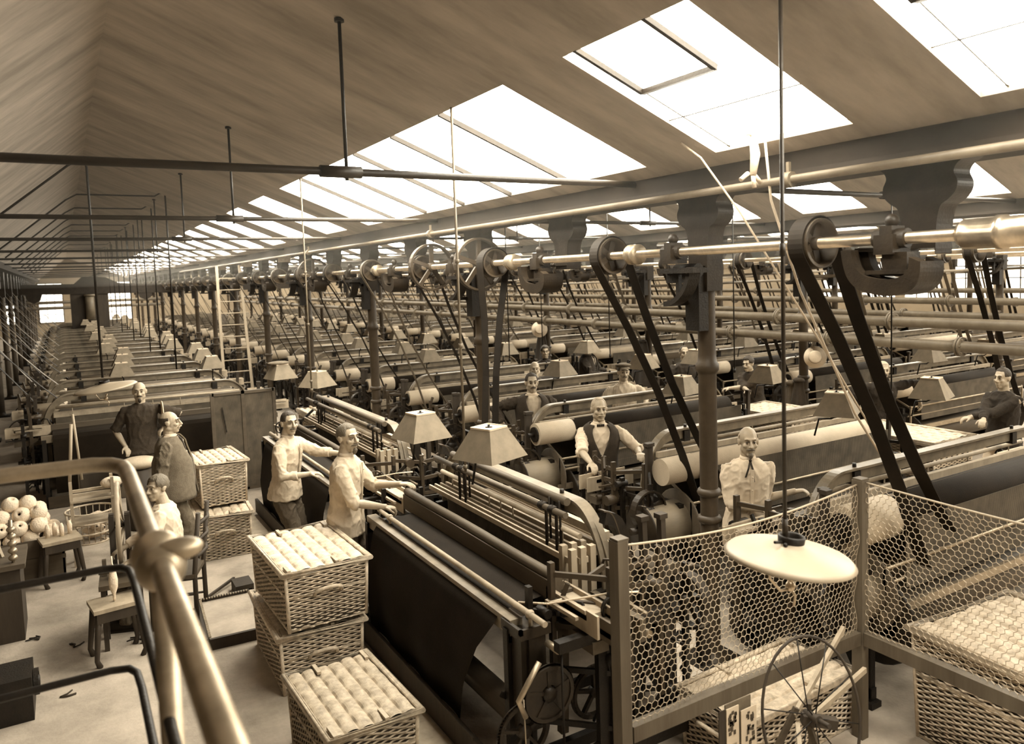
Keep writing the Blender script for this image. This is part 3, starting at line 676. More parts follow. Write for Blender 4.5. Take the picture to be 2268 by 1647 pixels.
# the two long looms standing along the aisle
def aisle_loom(y0, y1, xb, label, seed, first):
    L = y1 - y0; D = 1.08
    root, ch = make_loom(L, 1.45, 'wood_mid', 'cloth_mid', 'cloth_dark', 2, seed, D, drape=False, zr=.98, label=label, rollend=False, panel=False)
    root.location = (xb + D, y0, 0); root.rotation_euler = (0, 0, math.pi / 2)
    P = lambda n, b, m, par=root: b.build(n, m, par)
    # cloth sheet: over the breast, dark hanging piece folded down to the floor
    b = MB(); n = 26
    def fall(u, v):
        x = .08 + (L - .30) * u; yy, zz = [(.80, 1.0), (D - .04, .985), (D + .04, .95), (D + .10, .80), (D + .13, .45), (D + .06, .12)][0], 0
        return None
    path = [(.78, .99), (D - .06, .975), (D + .02, .955), (D + .06, .90), (D + .10, .72), (D + .13, .45), (D + .10, .14)]
    k = len(path)
    def fn(u, v):
        t = v * (k - 1); i = min(int(t), k - 2); f = t - i; y = path[i][0] + (path[i + 1][0] - path[i][0]) * f; z = path[i][1] + (path[i + 1][1] - path[i][1]) * f
        s = max(0, v - .5) * 2; x0 = .12 + .42 * s * (1 if first else .2); x = x0 + (L - .2 - x0) * u
        return (x, y + .012 * math.sin(u * 17 + v * 3) * s, z)
    b.grid(fn, 40, 28); P('woven_cloth', b, 'cloth_dark')
    b = MB(); b.cyl((-.28, D - .05, 1.02), (L - .05, D - .05, 1.02), .017, 12)
    for x in (-.12, L - .3): b.cyl((x, D - .05, .93), (x, D - .05, 1.03), .012, 8); b.lathe([(.02, -.02), (.028, 0), (.02, .02)], 12, (x, D - .05, 1.02), 'X')
    P('tension_rod', b, 'wood_pale')
    b = MB(); b.tube([(.0 + L * t, .76 + .004 * math.sin(t * 9), 1.12) for t in [j / 12 for j in range(13)]], .032, 12); b.bb(0, L, .72, .80, .98, 1.10); P('batten_cap', b, 'wood_mid')
    # overhead lifting shafts with straps down to the healds
    b = MB(); b.cyl((.15, .60, 1.43), (L - .25, .60, 1.43), .020, 12); b.cyl((.30, .49, 1.46), (L - .35, .49, 1.46), .026, 12); P('lifting_roller', b, 'wood_mid')
    for x in (.30, .42, L - .75, L - .65):
        b = MB()
        b.tube([(x, .625, 1.43), (x, .605, 1.455), (x, .575, 1.43), (x, .575, 1.14)], .011, 6); b.tube([(x + .05, .515, 1.46), (x + .05, .515, 1.14)], .009, 6)
        b.lathe([(.026, -.03), (.03, 0), (.026, .03)], 12, (x, .60, 1.43), 'X'); P('lifting_strap', b, 'leather')
    # heald comb: slim bars seen from above
    b = MB()
    for j in range(4): b.bb(.05, L - .15, .46 + .05 * j, .475 + .05 * j, 1.15, 1.185)
    for x in (.06, .16): 
        for j in range(3): b.bb(x - .02, x + .02, .46 + .07 * j, .50 + .07 * j, .8, 1.25)
    P('heald_bars', b, 'wood_pale')
    # near end: box bracket on the breast corner, toothed wheels, guard and treadle frame
    b = MB(); b.bb(-.16, .06, D - .16, D + .04, .90, .93); b.bb(-.16, -.14, D - .16, D + .04, .93, .96); b.bb(-.16, .06, D + .02, D + .04, .93, .96); b.bb(-.13, .0, D - .14, D + .02, .35, .9); b.bb(-.15, -.13, D - .12, D - .02, .55, .9)
    P('corner_bracket', b, 'iron_mid')
    b = MB(); b.wheel((-.26, D - .07, .62), .155, .035, 'X', 5, .02, .04, 60); b.lathe([(.14, -.008), (.05, -.008), (.05, .008), (.14, .008)], 24, (-.26, D - .07, .62), 'X', False); P('toothed_wheel', b, 'iron_mid')
    b = MB(); b.wheel((-.20, D + .06, .42), .155, .03, 'X', 5, .02, .04, 60); P('toothed_wheel', b, 'iron_mid')
    b = MB(); b.tube([(-.29, D + .0, .83), (-.30, D + .08, .74), (-.30, D + .14, .66), (-.30, D + .10, .56)], .016, 8); b.cyl((-.30, D - .12, .86), (-.18, D - .12, .86), .02, 8); b.tube([(-.3, D + .11, .66), (-.3, D + .10, .2)], .004, 5); P('ratchet_lever_set', b, 'steel_dull')
    b = MB(); b.bb(-.33, -.29, .62, .72, .1, .95); b.bb(-.33, -.29, .0, D + .05, .12, .18); b.bb(-.34, -.28, .2, D - .1, .86, .92); b.bar((-.31, D + .05, .15), (-.31, .7, .25), .03, .04); b.cyl((-.31, .95, .3), (-.31, .95, .85), .008, 6); b.lathe([(.001, 0), (.045, 0), (.045, .012), (.001, .012)], 16, (-.31, .95, .3)); P('treadle_frame', b, 'iron')
    b = MB(); b.bb(-.48, .05, .60, .74, .93, .96); b.bb(-.48, .05, .60, .615, .90, 1.02); b.bb(-.48, .05, .725, .74, .90, 1.02); b.bb(-.46, -.1, .64, .70, .96, 1.0); b.bb(-.48, .0, .50, .54, .86, .99); P('shuttle_race', b, 'wood_mid')
    b = MB(); b.bb(-.46, -.05, .655, .675, 1.0, 1.015); b.bb(-.46, -.1, .47, .49, 1.0, 1.012); P('shuttle_race_edge', b, 'steel_dull')
    b = MB(); b.tube([(.1, D - .1, 1.0), (-.1, .9, 1.04), (-.3, .62, 1.10), (-.42, .5, 1.12)], .006, 6); b.tube([(-.05, D - .25, .99), (-.09, D - .2, 1.04), (-.12, D - .3, 1.05), (-.1, D - .36, .99)], .008, 6); P('picking_cord', b, 'yarn')
    # foot board and long floor plank
    b = MB(); b.bb(.1, L, D + .14, D + .17, .03, .20); b.bb(.2, L - .3, D + .17, D + .18, .20, .22); P('kick_board', b, 'wood_dark')
    b = MB(); sheet_xy(b, .15, L - .25, [(.1, 1.0), (-.02, .99), (-.12, .9), (-.2, .68)]); sheet_xy(b, .15, L - .25, [(.42, .98), (.25, 1.0), (.1, 1.0)]); P('warp_cloth', b, 'cloth_mid')
    # S curved side casting
    for x in (-.04, L - .04):
        b = MB(); pth = [(x, .46, 1.44), (x, .38, 1.41), (x, .32, 1.30), (x, .29, 1.16), (x, .22, 1.04), (x, .08, .98), (x, -.24, .95), (x, -.32, .86), (x, -.33, .3)]; pth = spline(pth, 4)
        b.strip(pth, .06, .075, (1, 0, 0)); o = P('side_casting', b, 'iron')
        b = MB(); b.strip(spline([(x, .47, 1.485), (x, .41, 1.455), (x, .36, 1.33), (x, .33, 1.18), (x, .25, 1.08), (x, .09, 1.02), (x, -.26, .995)], 4), .062, .008, (1, 0, 0)); P('casting_edge', b, 'iron_pale', o)
    return root
aisle_loom(3.78, 6.14, 2.05, 'long loom along the aisle with dark cloth over it, its toothed wheels towards the camera', 71, True)
aisle_loom(7.15, 10.2, 2.08, 'second long loom along the aisle, under the hands of the moustached man', 77, False)
# lamp shades standing over the looms
near_shades = [(1.70, 2.36, 4.58, .35, 'largest card lampshade, over the long aisle loom'), (1.62, 2.40, 5.85, .15, 'square card lampshade beside the goateed weaver'),
               (1.55, 5.95, 4.62, .3, 'card lampshade above the pale roller loom, beside the bald man'), (1.52, 7.55, 4.70, .1, 'card lampshade over the wicker hamper at the right'),
               (1.5, 7.34, 6.71, 0, 'card lampshade in front of the man reaching over his loom'), (1.5, 5.85, 9.13, 0, 'card lampshade beside the white bearded man'),
               (1.5, 7.14, 8.89, .1, 'card lampshade in front of the hanging dark coat'), (1.45, 6.2, 7.0, 0, 'card lampshade crossed by the slanting belt'), (1.5, 7.9, 11.4, 0, 'small card lampshade behind the boy and the old man'),
               (1.5, 2.86, 10.52, .5, 'pale card lampshade at the far end of the second aisle loom'), (1.55, 2.58, 11.4, .2, 'dark backed card lampshade with a cap lying on it'), (1.5, 8.1, 8.8, 0, 'half hidden card lampshade at the far side of the thick column')]
for z, x, y, a, t in near_shades: put_shade(x, y, z, a + (R(12) if x > 4 else 0), t)
for k in range(16):
    y = 14.25 + 1.785 * k
    if y > 42: break
    for s, x in (('aisle side', .85), ('column side', 2.2)):
        put_shade(x + (.12 * (k % 3) - .1), y, 1.5, 0, 'card lampshade over the %s loom of the first bay, %s' % (ORD[k], s), 'lampshades of the first bay')
for i, nm in ((2, 'near'), (3, 'second'), (4, 'third')):
    xg = GX[i]
    for k in range(16):
        y = (12.3 if i == 2 else xg / 2.1 + 2.2) + 1.785 * k
        if y > 40: break
        for s, x in (('near side', 1.3 + .25 * (k % 2)), ('far side', 2.8)):
            if i == 4 and s == 'far side': continue
            put_shade(xg + x, y, 1.5, 0, 'small card lampshade in the bay beyond the %s columns, %s from the camera, %s' % (nm, ORD[k], s), 'lampshades beyond the %s columns' % nm)
# ------------------------------------------------------------------ wicker hampers
def hamper(w, d, h, m='wicker', step=.0165, straps=True, label='', handles=(1, 1, 0, 0), lid=True):
    """w along x, d along y; woven sides, padded lid of wrapped willow, rope handles"""
    root = empty('wicker_hamper', (0, 0, 0), label, 'hamper'); ch = []
    hb = h - .05; st = .050; per = []
    def side(a, c):
        n = max(2, int(round((Vector(c) - Vector(a)).length / st)) * 2)
        for i in range(n): per.append((a[0] + (c[0] - a[0]) * i / n, a[1] + (c[1] - a[1]) * i / n, a, c))
    cs = [(-w / 2, -d / 2), (w / 2, -d / 2), (w / 2, d / 2), (-w / 2, d / 2)]
    for i in range(4): side(cs[i], cs[(i + 1) % 4])
    rn = random.Random(int(w * 1000 + d * 77)); b = MB()
    core = MB().bb(-w / 2 + .02, w / 2 - .02, -d / 2 + .02, d / 2 - .02, .01, hb - .01).build('gap_shade_core', 'wood_dark', root); ch.append([core, []])  # dark box added behind the weave to imitate shaded gaps
    rows = int(hb / step); n = len(per); vs = []; fs = []
    for r in range(rows):
        z = step * (r + .5); tap = 1 - .05 * (1 - z / hb)
        if z > hb - .02: break
        for i, (x, y, a, c) in enumerate(per):
            e = Vector((c[0] - a[0], c[1] - a[1])).normalized(); nx, ny = e.y, -e.x
            o = (.011 if ((i // 2 + r) % 2) else -.006) if i % 2 else .001
            zz = z + rn.uniform(-.0012, .0012)
            for du, dz in ((o - .002, -step * .36), (o + .005, 0), (o - .002, step * .36)): vs.append((x * tap + nx * du, y * tap + ny * du, zz + dz))
        k0 = r * n * 3
        for i in range(n):
            j = (i + 1) % n
            for t in range(2): fs.append((k0 + i * 3 + t, k0 + j * 3 + t, k0 + j * 3 + t + 1, k0 + i * 3 + t + 1))
    b.add(vs, fs, False)
    body = b.build('woven_body', m, root); ch.append([body, []])
    b = MB()
    for z, q in ((.012, .010), (hb * .62, .007), (hb * .60, .007), (hb - .012, .012)):
        tap = 1 - .05 * (1 - z / hb)
        b.tube([(x * tap * 1.012, y * tap * 1.012, z) for x, y in cs], q, 6, closed=True)
    for x, y in cs: b.tube([(x * .955, y * .955, 0), (x * 1.0, y * 1.0, hb)], .013, 6)
    ch.append([b.build('border', m, root), []])
    # lid
    b = MB(); lw, ld = w + .05, d + .05; nr = 6; long_y = d >= w
    nu, nv = (nr * 8 + 1, int(ld / .009)) if long_y else (int(lw / .009), nr * 8 + 1)
    def fn(u, v):
        x = (u - .5) * lw * .93; y = (v - .5) * ld * .93
        s = u if long_y else v; t = (v if long_y else u)
        rdg = abs(math.sin(s * nr * math.pi)) ** .6
        tt = t * (nv if long_y else nu) / 3.0
        ph = math.floor(s * nr) * 1.7; z = .010 + .015 * rdg + (.0055 * math.sin(tt * .98 + ph + .5 * math.sin(s * 9)) * rdg ** .5)
        return (x, y, hb + z)
    b.grid(fn, nu, nv, False)
    lidp = b.build('lid', m, root); ls = []
    b = MB(); lc = [(-lw / 2, -ld / 2), (lw / 2, -ld / 2), (lw / 2, ld / 2), (-lw / 2, ld / 2)]
    b.tube([(x, y, hb + .016) for x, y in lc], .019, 8, closed=True); b.tube([(x * .95, y * .96, hb + .02) for x, y in lc], .012, 6, closed=True)
    ls.append(b.build('lid_border', m, lidp)); ch.append([lidp, ls])
    b = MB()
    for x, y in ((-.42, -.40), (.10, -.40), (-.15, .40), (.42, .40)):
        b.bb(x * lw - .012, x * lw + .012, y * ld - .07, y * ld + .05, hb + .030, hb + .036)
    if straps:
        s = MB()
        for x, y in ((-.42, -.42), (.12, -.42), (-.15, .42), (.42, .42)): s = MB(); s.bb(x * lw - .012, x * lw + .012, y * ld - .06, y * ld + .06, hb + .022, hb + .040); o = s.build('wooden_cleat', 'wood_pale', root); ch.append([o, []])
    for i, (sx, sy) in enumerate(((0, -1), (0, 1), (-1, 0), (1, 0))):
        if not handles[i]: continue
        b = MB(); cx, cy = sx * w / 2, sy * d / 2; ex, ey = (1, 0) if sy else (0, 1)
        pth = [(cx + ex * t * .10 + sx * o, cy + ey * t * .10 + sy * o, hb * .62 + zz) for t, o, zz in ((-1, .0, -.02), (-.9, .02, .01), (-.5, .04, .03), (0, .045, .035), (.5, .04, .03), (.9, .02, .01), (1, 0, -.02))]
        b.tube(pth, .013, 8); ch.append([b.build('handle', m, root), []])
    return root, ch
ha, hac = hamper(.58, .98, .46, label='large wicker hamper on top of the nearest stack, pale in the light'); ha.location = (1.46, 5.92, .47); ha.rotation_euler = (0, 0, R(1.5))
dup(ha, hac, (1.44, 5.98, 0), R(-1), 'shadowed wicker hamper underneath the nearest stack')
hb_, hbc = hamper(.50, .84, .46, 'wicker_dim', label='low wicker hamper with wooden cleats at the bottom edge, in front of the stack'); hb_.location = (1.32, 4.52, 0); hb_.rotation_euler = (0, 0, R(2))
hc, hcc = hamper(.52, .86, .50, label='wicker hamper on the floor carrying another, beside the seated boy'); hc.location = (1.34, 9.16, 0); hc.rotation_euler = (0, 0, R(-3))
dup(hc, hcc, (1.36, 9.42, .50), R(3), 'wicker hamper stacked upon another, beside the man in the jacket', scale=(.92, .92, 1.0))
hd, hdc = hamper(.72, 1.12, .98, 'wicker', straps=False, label='tall wicker hamper between looms, behind the pale roller loom', handles=(1, 0, 0, 0)); hd.location = (8.3, 7.4, 0)
dup(hd, hdc, (8.28, 5.45, 0), 0, 'tall wicker hamper between looms, in front of the man with elbows out')
he, hec = hamper(.95, 1.05, .72, 'wicker', label='large ribbed wicker hamper lying against the wire fence at the right', straps=False); he.location = (4.72, 2.22, 0); he.rotation_euler = (0, 0, R(-4))
hf, hfc = hamper(1.0, .5, .40, 'wicker', label='low wicker hamper just behind the wire netting panel', straps=True, handles=(0, 0, 1, 0)); hf.location = (3.56, 3.27, 0); hf.rotation_euler = (0, 0, R(2))
dup(hc, hcc, (3.35, 12.1, 0), 0, 'wicker hamper standing behind the second aisle loom by a column', scale=(1, 1, 1.9))
# ------------------------------------------------------------------ wire netting enclosure
FY = 2.95
def post(x, y, h, label, m='post_wood'):
    b = MB(); s = .037
    b.prism([(x - s, y - s), (x + s * .6, y - s), (x + s, y - s * .6), (x + s, y + s), (x - s, y + s)], 0, h, 'Z'); b.box((x, y, h + .006), (2 * s * .9, 2 * s * .9, .012))
    return b.build('fence_post', m, label=label, cat='post')
post(2.20, FY, 1.62, 'square wooden post at the near corner of the wire netting'); post(4.02, FY, 1.61, 'square wooden post where the two netting panels meet'); post(4.02, 1.0, 1.61, 'square wooden post ending the second netting panel')
MB().bb(2.24, 3.98, FY - .03, FY + .03, .60, .68).build('fence_rail', 'post_wood', label='wooden rail under the netting between the two posts', cat='rail')
MB().bb(3.99, 4.05, 1.04, FY - .04, .60, .68).build('fence_rail', 'post_wood', label='wooden rail under the second netting panel, running to the right edge', cat='rail')
def netting(p0, p1, z0, ztop, sag, cell=.040, r=.0021, seed=4):
    p0 = Vector(p0); p1 = Vector(p1); L = (p1 - p0).length; e = (p1 - p0) / L; rn = random.Random(seed); b = MB(); cache = {}
    def P(u, v):
        k = (round(u, 4), round(v, 4))
        if k not in cache:
            uu = min(max(u, 0), L); top = ztop(uu) ; z = z0 + (top - z0) * min(v, 1)
            j = Vector((e.y, -e.x, 0)) * (.012 * math.sin(uu * 9 + v * 7) + .008 * math.sin(v * 23 - uu * 4)); cache[k] = p0 + e * (uu + rn.uniform(-.002, .002)) + j + Vector((0, 0, z + rn.uniform(-.002, .002)))
        return cache[k]
    hgt = ztop(L / 2) - z0; nv = int(hgt / (cell * .75)); dv = 1 / nv; nu = int(L / cell); du = L / nu
    def seg(a, c):
        d = c - a
        if d.length < 1e-5: return
        b.tube([a, c], r, 3, False, False)
    for j in range(nv):
        off = .5 * (j % 2)
        for i in range(nu + 1):
            u = (i + off) * du
            a = P(u, j * dv + dv * .33); c = P(u, j * dv + dv); seg(a, c)
            seg(a, P(u + du / 2, j * dv)); seg(a, P(u - du / 2, j * dv))
    rope = [p0 + e * (L * k / 24) + Vector((0, 0, ztop(L * k / 24))) for k in range(25)]
    b.tube(rope, .006, 6); return b
netting((2.24, FY, 0), (3.98, FY, 0), .66, lambda u: 1.585 - .06 * math.sin(math.pi * min(1, u / 1.74)) + .0 * u, 0).build('wire_netting', 'wire', label='hexagonal wire netting hung between the two wooden posts', cat='netting')
netting((4.02, FY - .04, 0), (4.02, 1.05, 0), .66, lambda u: 1.60 - .02 * math.sin(math.pi * min(1, u / 1.85)), 0, seed=6).build('wire_netting', 'wire', label='hexagonal wire netting running from the middle post to the right', cat='netting')
# pinned cards on the rail
cards = empty('pinned_card', (2.90, FY - .045, .41), 'pair of small picture cards pinned beneath the netting rail', 'card')
MB().bb(-.06, .13, .006, .012, -.20, .19).build('backing_board', 'card_dark', cards)
MB().bb(-.11, -.065, 0, .006, -.20, .17).build('dark_strip', 'wood_dark', cards)
c1 = MB().bb(-.06, .03, -.004, .002, -.13, .17).build('printed_card', 'paper', cards); c2 = MB().bb(.045, .16, -.006, .0, -.10, .13).build('printed_card', 'paper', cards)
for cc, x0, x1, z0, z1, sd in ((c1, -.052, .022, .02, .16, 1), (c2, .052, .150, -.09, .12, 2)):
    rn = random.Random(sd); b = MB()
    for k in range(22): xa, za = rn.uniform(x0, x1 - .02), rn.uniform(z0, z1 - .02); b.bb(xa, xa + rn.uniform(.008, .02), -.0085, -.0065, za, za + rn.uniform(.008, .03))
    b.build('printed_picture', 'wood_mid', cc)
s = MB().bb(-.035, .01, -.007, -.004, -.12, -.03).build('small_ticket', 'enamel', cards); MB().bb(-.024, -.004, -.0095, -.0075, -.057, -.05).bb(-.017, -.011, -.0095, -.0075, -.09, -.05).build('letter_t', 'iron', s)
# spoked yarn wheel with light legs in front of the fence
wr = empty('yarn_winder', (3.17, 2.62, .57), 'large thin spoked winding wheel with slanting pale legs below the netting rail', 'spinning wheel')
b = MB(); ax = Vector((-.30, -.93, .22)).normalized(); ux = ax.cross(Vector((0, 0, 1))).normalized(); uy = ux.cross(ax)
b.tube([ux * (.28 * math.cos(t)) + uy * (.40 * math.sin(t)) for t in [2 * math.pi * k / 40 for k in range(40)]], .008, 6, closed=True); b.build('rim', 'wood_dark', wr)
b = MB()
for k in range(10): t = 2 * math.pi * k / 10 + .2; b.tube([ax * (.03 if k % 2 else -.03), ux * (.28 * math.cos(t)) + uy * (.40 * math.sin(t))], .0035, 5)
b.build('spokes', 'iron', wr)
b = MB(); b.cyl(ax * -.06, ax * .07, .022, 12); b.cyl(ax * .07, ax * .16, .012, 8); b.bar((-.03, .04, -.02), (.12, -.06, -.05), .05); b.build('hub', 'wood_dark', wr)
for a, c in (((-.02, .10, -.04), (.62, .28, .20)), ((.05, .05, -.05), (.60, .12, .02)), ((-.05, .05, -.05), (-.45, -.35, -.30)), ((0, .1, 0), (-.28, .22, -.57)), ((.1, .1, 0), (.30, .25, -.57)), ((.0, .05, 0), (.05, -.2, -.57))):
    MB().bar(a, c, .022, .03).build('leg', 'wood_pale' if c[2] > -.5 else 'wood_mid', wr)
b = MB()
for k in range(5): b.tube([Vector((4.45 + .17 * math.cos(t) + .01 * k, 1.78 + .17 * math.sin(t), .76 + .02 * k + .01 * math.sin(3 * t + k))) for t in [2 * math.pi * j / 24 for j in range(24)]], .012, 6, closed=True)
# ------------------------------------------------------------------ hanging disc lamps
def disc_lamp(x, y, z, d, ztop, tilt, label, rod=True):
    root = empty('disc_lamp', (x, y, z), label, 'hanging lamp'); rt = Matrix.Rotation(tilt[0], 3, 'X') @ Matrix.Rotation(tilt[1], 3, 'Y'); r = d / 2
    b = MB(); b.lathe([(.045, .042), (.06, .030), (r * .5, .012), (r * .93, -.012), (r, -.030), (r * .985, -.034), (r * .9, -.018), (r * .5, .004), (.05, .022)], 48)
    b.v = [tuple(rt @ Vector(p)) for p in b.v]; o = b.build('enamel_reflector', 'enamel', root)
    b = MB(); b.lathe([(.052, .022), (.056, .06), (.050, .066), (.045, .06), (.044, .022)], 24); b.sph((-.056, -.02, .035), .010, 8, 6); b.cyl((-.05, .0, .04), (-.10, .0, .045), .006, 6); b.v = [tuple(rt @ Vector(p)) for p in b.v]; b.build('clamp_ring', 'iron', root)
    if rod: b = MB(); b.cyl((-.03, 0, .04), (-.03, 0, ztop - z), .0085, 10); b.cyl((-.03, 0, .06), (-.03, 0, .14), .012, 10); b.cyl((-.03, 0, (ztop - z) * .52), (-.03, 0, (ztop - z) * .52 + .05), .012, 10); b.build('supply_rod', 'iron_mid', root)
    b = MB(); b.tube([(-.09, .02, -.02), (-.10, .02, -.10), (-.06, 0, -.155), (-.01, 0, -.16)], .006, 6); b.sph((0, 0, -.15), .022, 10, 8); b.cyl((0, 0, -.15), (.01, 0, -.09), .010, 8); b.tube([(0, 0, -.16), (.03, .0, -.2), (.02, 0, -.24)], .006, 5); b.build('burner', 'brass', root)
    return root
disc_lamp(2.475, 2.15, 1.74, .53, 4.06, (R(3), R(6)), 'large pale oval disc lamp hanging in front of the netting')
disc_lamp(.37, 10.5, 1.76, .68, 1.86, (0, R(-8)), 'pale disc lamp seen edge on beside the bald man in the dark shirt', rod=False)
# ------------------------------------------------------------------ platform railing in the foreground
b = MB(); c0 = [(-1.4, 2.99, 2.32), (-.3, 2.99, 2.32), (.05, 2.99, 2.315), (.105, 2.975, 2.31), (.138, 2.93, 2.305), (.146, 2.86, 2.30), (.146, 1.95, 2.30), (.146, .55, 2.30)]
rl = b.tube(c0, .0245, 20).build('hand_railing', 'steel_dull', label='thick polished tubular hand rail bending round the platform corner', cat='railing')
b = MB(); b.sph((.146, 1.86, 2.29), (.052, .052, .05), 20, 14); b.lathe([(.03, -.03), (.052, -.016), (.056, 0), (.052, .016), (.03, .03)], 20, (.146, 1.93, 2.30), 'Y'); b.sph((.185, 1.86, 2.325), (.05, .03, .025), 16, 10); b.build('ball_joint', 'steel_dull', rl)
MB().cyl((.146, 1.86, .02), (.146, 1.86, 2.25), .024, 18).build('post', 'steel_dull', rl)
for z in (1.955, 1.60): MB().tube([(-1.4, 2.99, z), (-.2, 2.99, z), (.06, 2.99, z), (.115, 2.97, z), (.135, 2.92, z), (.14, 2.8, z), (.14, .5, z)], .0125, 10).build('lower_rail', 'iron', rl)
MB().cyl((-1.35, 2.99, 0), (-1.35, 2.99, 2.32), .024, 14).build('post', 'steel_dull', rl)
# ------------------------------------------------------------------ winder's corner: wheel, stool, chair, yarn
b = empty('yarn_spinner', (.30, 7.62, 0), 'spinning wheel seen edge on, in front of the seated boy', 'spinning wheel', rz=R(-4))
q = MB(); q.lathe([(.36, -.018), (.37, 0), (.36, .018), (.335, .014), (.335, -.014), (.36, -.018)], 36, (0, 0, .86), 'X'); w = q.build('rim', 'wood_pale', b)
q = MB()
for k in range(12): t = k * math.pi / 6; q.tube([(.03 * (1 if k % 2 else -1), .03 * math.cos(t), .86 + .03 * math.sin(t)), (0, .34 * math.cos(t), .86 + .34 * math.sin(t))], .007, 6)
q.build('spokes', 'wood_pale', w); MB().cyl((-.08, 0, .86), (.08, 0, .86), .03, 12).build('hub', 'wood_dark', b)
for y in (-.07, .07):
    for x in (-.06, .06): MB().bar((x, y * 3, .0), (x, y * .5, .95), .04, .04).build('leg', 'wood_dark', b)
q = MB(); q.bb(-.16, .16, -.60, -.30, .50, .54); q.bar((-.12, -.35, .54), (-.12, -.35, .68), .03); q.bar((.12, -.35, .54), (.12, -.35, .68), .03); q.cyl((-.16, -.45, .60), (.18, -.45, .60), .012, 8); q.cyl((-.05, -.45, .60), (.07, -.45, .60), .03, 12); q.build('spindle_board', 'wood_mid', b)
for x, y in ((-.13, -.57), (.13, -.57), (-.13, -.33), (.13, -.33)): MB().bar((x, y, 0), (x, y, .5), .035).build('leg', 'wood_dark', b)
def stool(x, y, rz, label, lamp=True, s=1.0):
    b = empty('wooden_stool', (x, y, 0), label, 'stool', rz=rz)
    MB().bb(-.17 * s, .17 * s, -.15 * s, .15 * s, .42, .45).build('seat', 'wood_pale', b)
    for sy in (-.13, .13): MB().bb(-.15 * s, .15 * s, (sy - .01) * s, (sy + .01) * s, .34, .42).build('apron', 'wood_dark', b)
    for sx in (-1, 1):
        for sy in (-1, 1): MB().tube([(sx * .13 * s, sy * .11 * s, .42), (sx * .15 * s, sy * .12 * s, .25), (sx * .17 * s, sy * .14 * s, .06), (sx * .15 * s, sy * .13 * s, 0)], [.025, .022, .018, .022], 8).build('leg', 'wood_dark', b)
    return b
stool(.20, 6.92, R(8), 'low wooden stool with a wound bobbin stood on it, under the hand rail')
tag(MB().lathe([(.002, 0), (.012, .01), (.010, .05), (.03, .11), (.033, .17), (.022, .25), (.006, .30), (.006, .36), (.001, .36)], 18, (.20, 6.90, .45)).build('bobbin', 'yarn'), 'upright spindle shaped yarn bobbin on the low stool', 'bobbin')
stool(-.17, 9.05, R(10), 'wooden stool with little spindles, between the yarn crate and the round basket')
for k, (dx, dy) in enumerate(((-.10, .02), (-.04, .06), (.02, .0), (.09, .05))): tag(MB().lathe([(.001, 0), (.02, 0), (.022, .09), (.012, .13), (.001, .13)], 12, (-.17 + dx, 9.08 + dy, .45)).build('yarn_spool', 'yarn'), 'small pale spool on the stool beside the yarn crate', 'spool', 'spools on the stool')
q = MB(); q.bb(-.05, .35, 9.42, 9.45, .74, .77); q.bb(-.05, .35, 9.62, 9.65, .74, .77)
for x in (-.05, .33):
    for y in (9.43, 9.63): q.bar((x, y, 0), (x, y, .9), .03)
q.bb(-.06, .36, 9.40, 9.66, .44, .47); q.bb(-.06, .34, 9.4, 9.66, .68, .70); q.tube([(-.05, 9.5, .9), (0, 9.5, 1.5)], .018, 6); q.tube([(.06, 9.5, .9), (.02, 9.52, 1.6)], .014, 6)
tag(q.build('creel_frame', 'wood_pale'), 'small upright wooden yarn frame behind the stool with little spindles', 'frame')
tag(MB().sph((.33, 9.5, .83), (.11, .08, .06), 16, 10).build('yarn_hank', 'yarn'), 'white yarn hank lying on the upright yarn frame', 'yarn')
# rush chair of the boy
ch = empty('ladder_back_chair', (.70, 7.36, 0), 'dark ladder back chair on which the boy in white sits', 'chair', rz=R(71))
MB().bb(-.20, .20, -.19, .19, .42, .455).build('seat', 'wood_mid', ch)
for sx in (-1, 1):
    MB().tube([(sx * .18, .17, 0), (sx * .18, .17, .43)], .019, 8).build('leg', 'wood_dark', ch)
    MB().tube([(sx * .19, -.18, 0), (sx * .18, -.18, .45), (sx * .19, -.24, .98)], .020, 8).build('leg', 'wood_dark', ch)
for z in (.60, .74, .88): MB().tube([(-.18, -.20 - (z - .5) * .09, z), (0, -.24 - (z - .5) * .09, z + .01), (.18, -.20 - (z - .5) * .09, z)], .016, 6).build('back_slat', 'wood_dark', ch)
for z in (.15, .28): q = MB(); q.tube([(-.18, .17, z), (.18, .17, z)], .010, 6); q.tube([(-.18, .17, z), (-.19, -.18, z)], .010, 6); q.tube([(.18, .17, z), (.19, -.18, z)], .010, 6); q.build('stretcher', 'wood_dark', ch)
# crate of yarn balls
cr = empty('yarn_crate', (-.50, 9.45, 0), 'open wooden crate heaped with pale yarn balls at the left edge', 'crate')
q = MB()
for a in ((-.36, .36, -.26, -.24), (-.36, .36, .24, .26), (-.36, -.34, -.26, .26), (.34, .36, -.26, .26)): q.bb(*a, .02, .42)
q.bb(-.36, .36, -.26, .26, .0, .03); q.bb(-.37, .37, -.27, -.265, .20, .24); q.build('crate_box', 'wood_mid', cr)
MB().bb(-.33, .33, -.23, .23, .03, .36).build('sacking', 'wool_dark', cr)
rn = random.Random(5); pos = []
for lay, (z, nx, ny) in enumerate(((.42, 4, 3), (.54, 3, 3), (.65, 3, 2), (.75, 2, 1))):
    for i in range(nx):
        for j in range(ny): pos.append((-.50 + (i - (nx - 1) / 2) * .165 + rn.uniform(-.015, .015), 9.45 + (j - (ny - 1) / 2) * .155 + rn.uniform(-.015, .015), z + rn.uniform(-.01, .01)))
ball = MB().lathe([(.022, -.075), (.05, -.062), (.075, -.03), (.082, 0), (.075, .03), (.05, .062), (.022, .075), (.012, .05)], 18).mesh('yarn_ball', 'yarn')
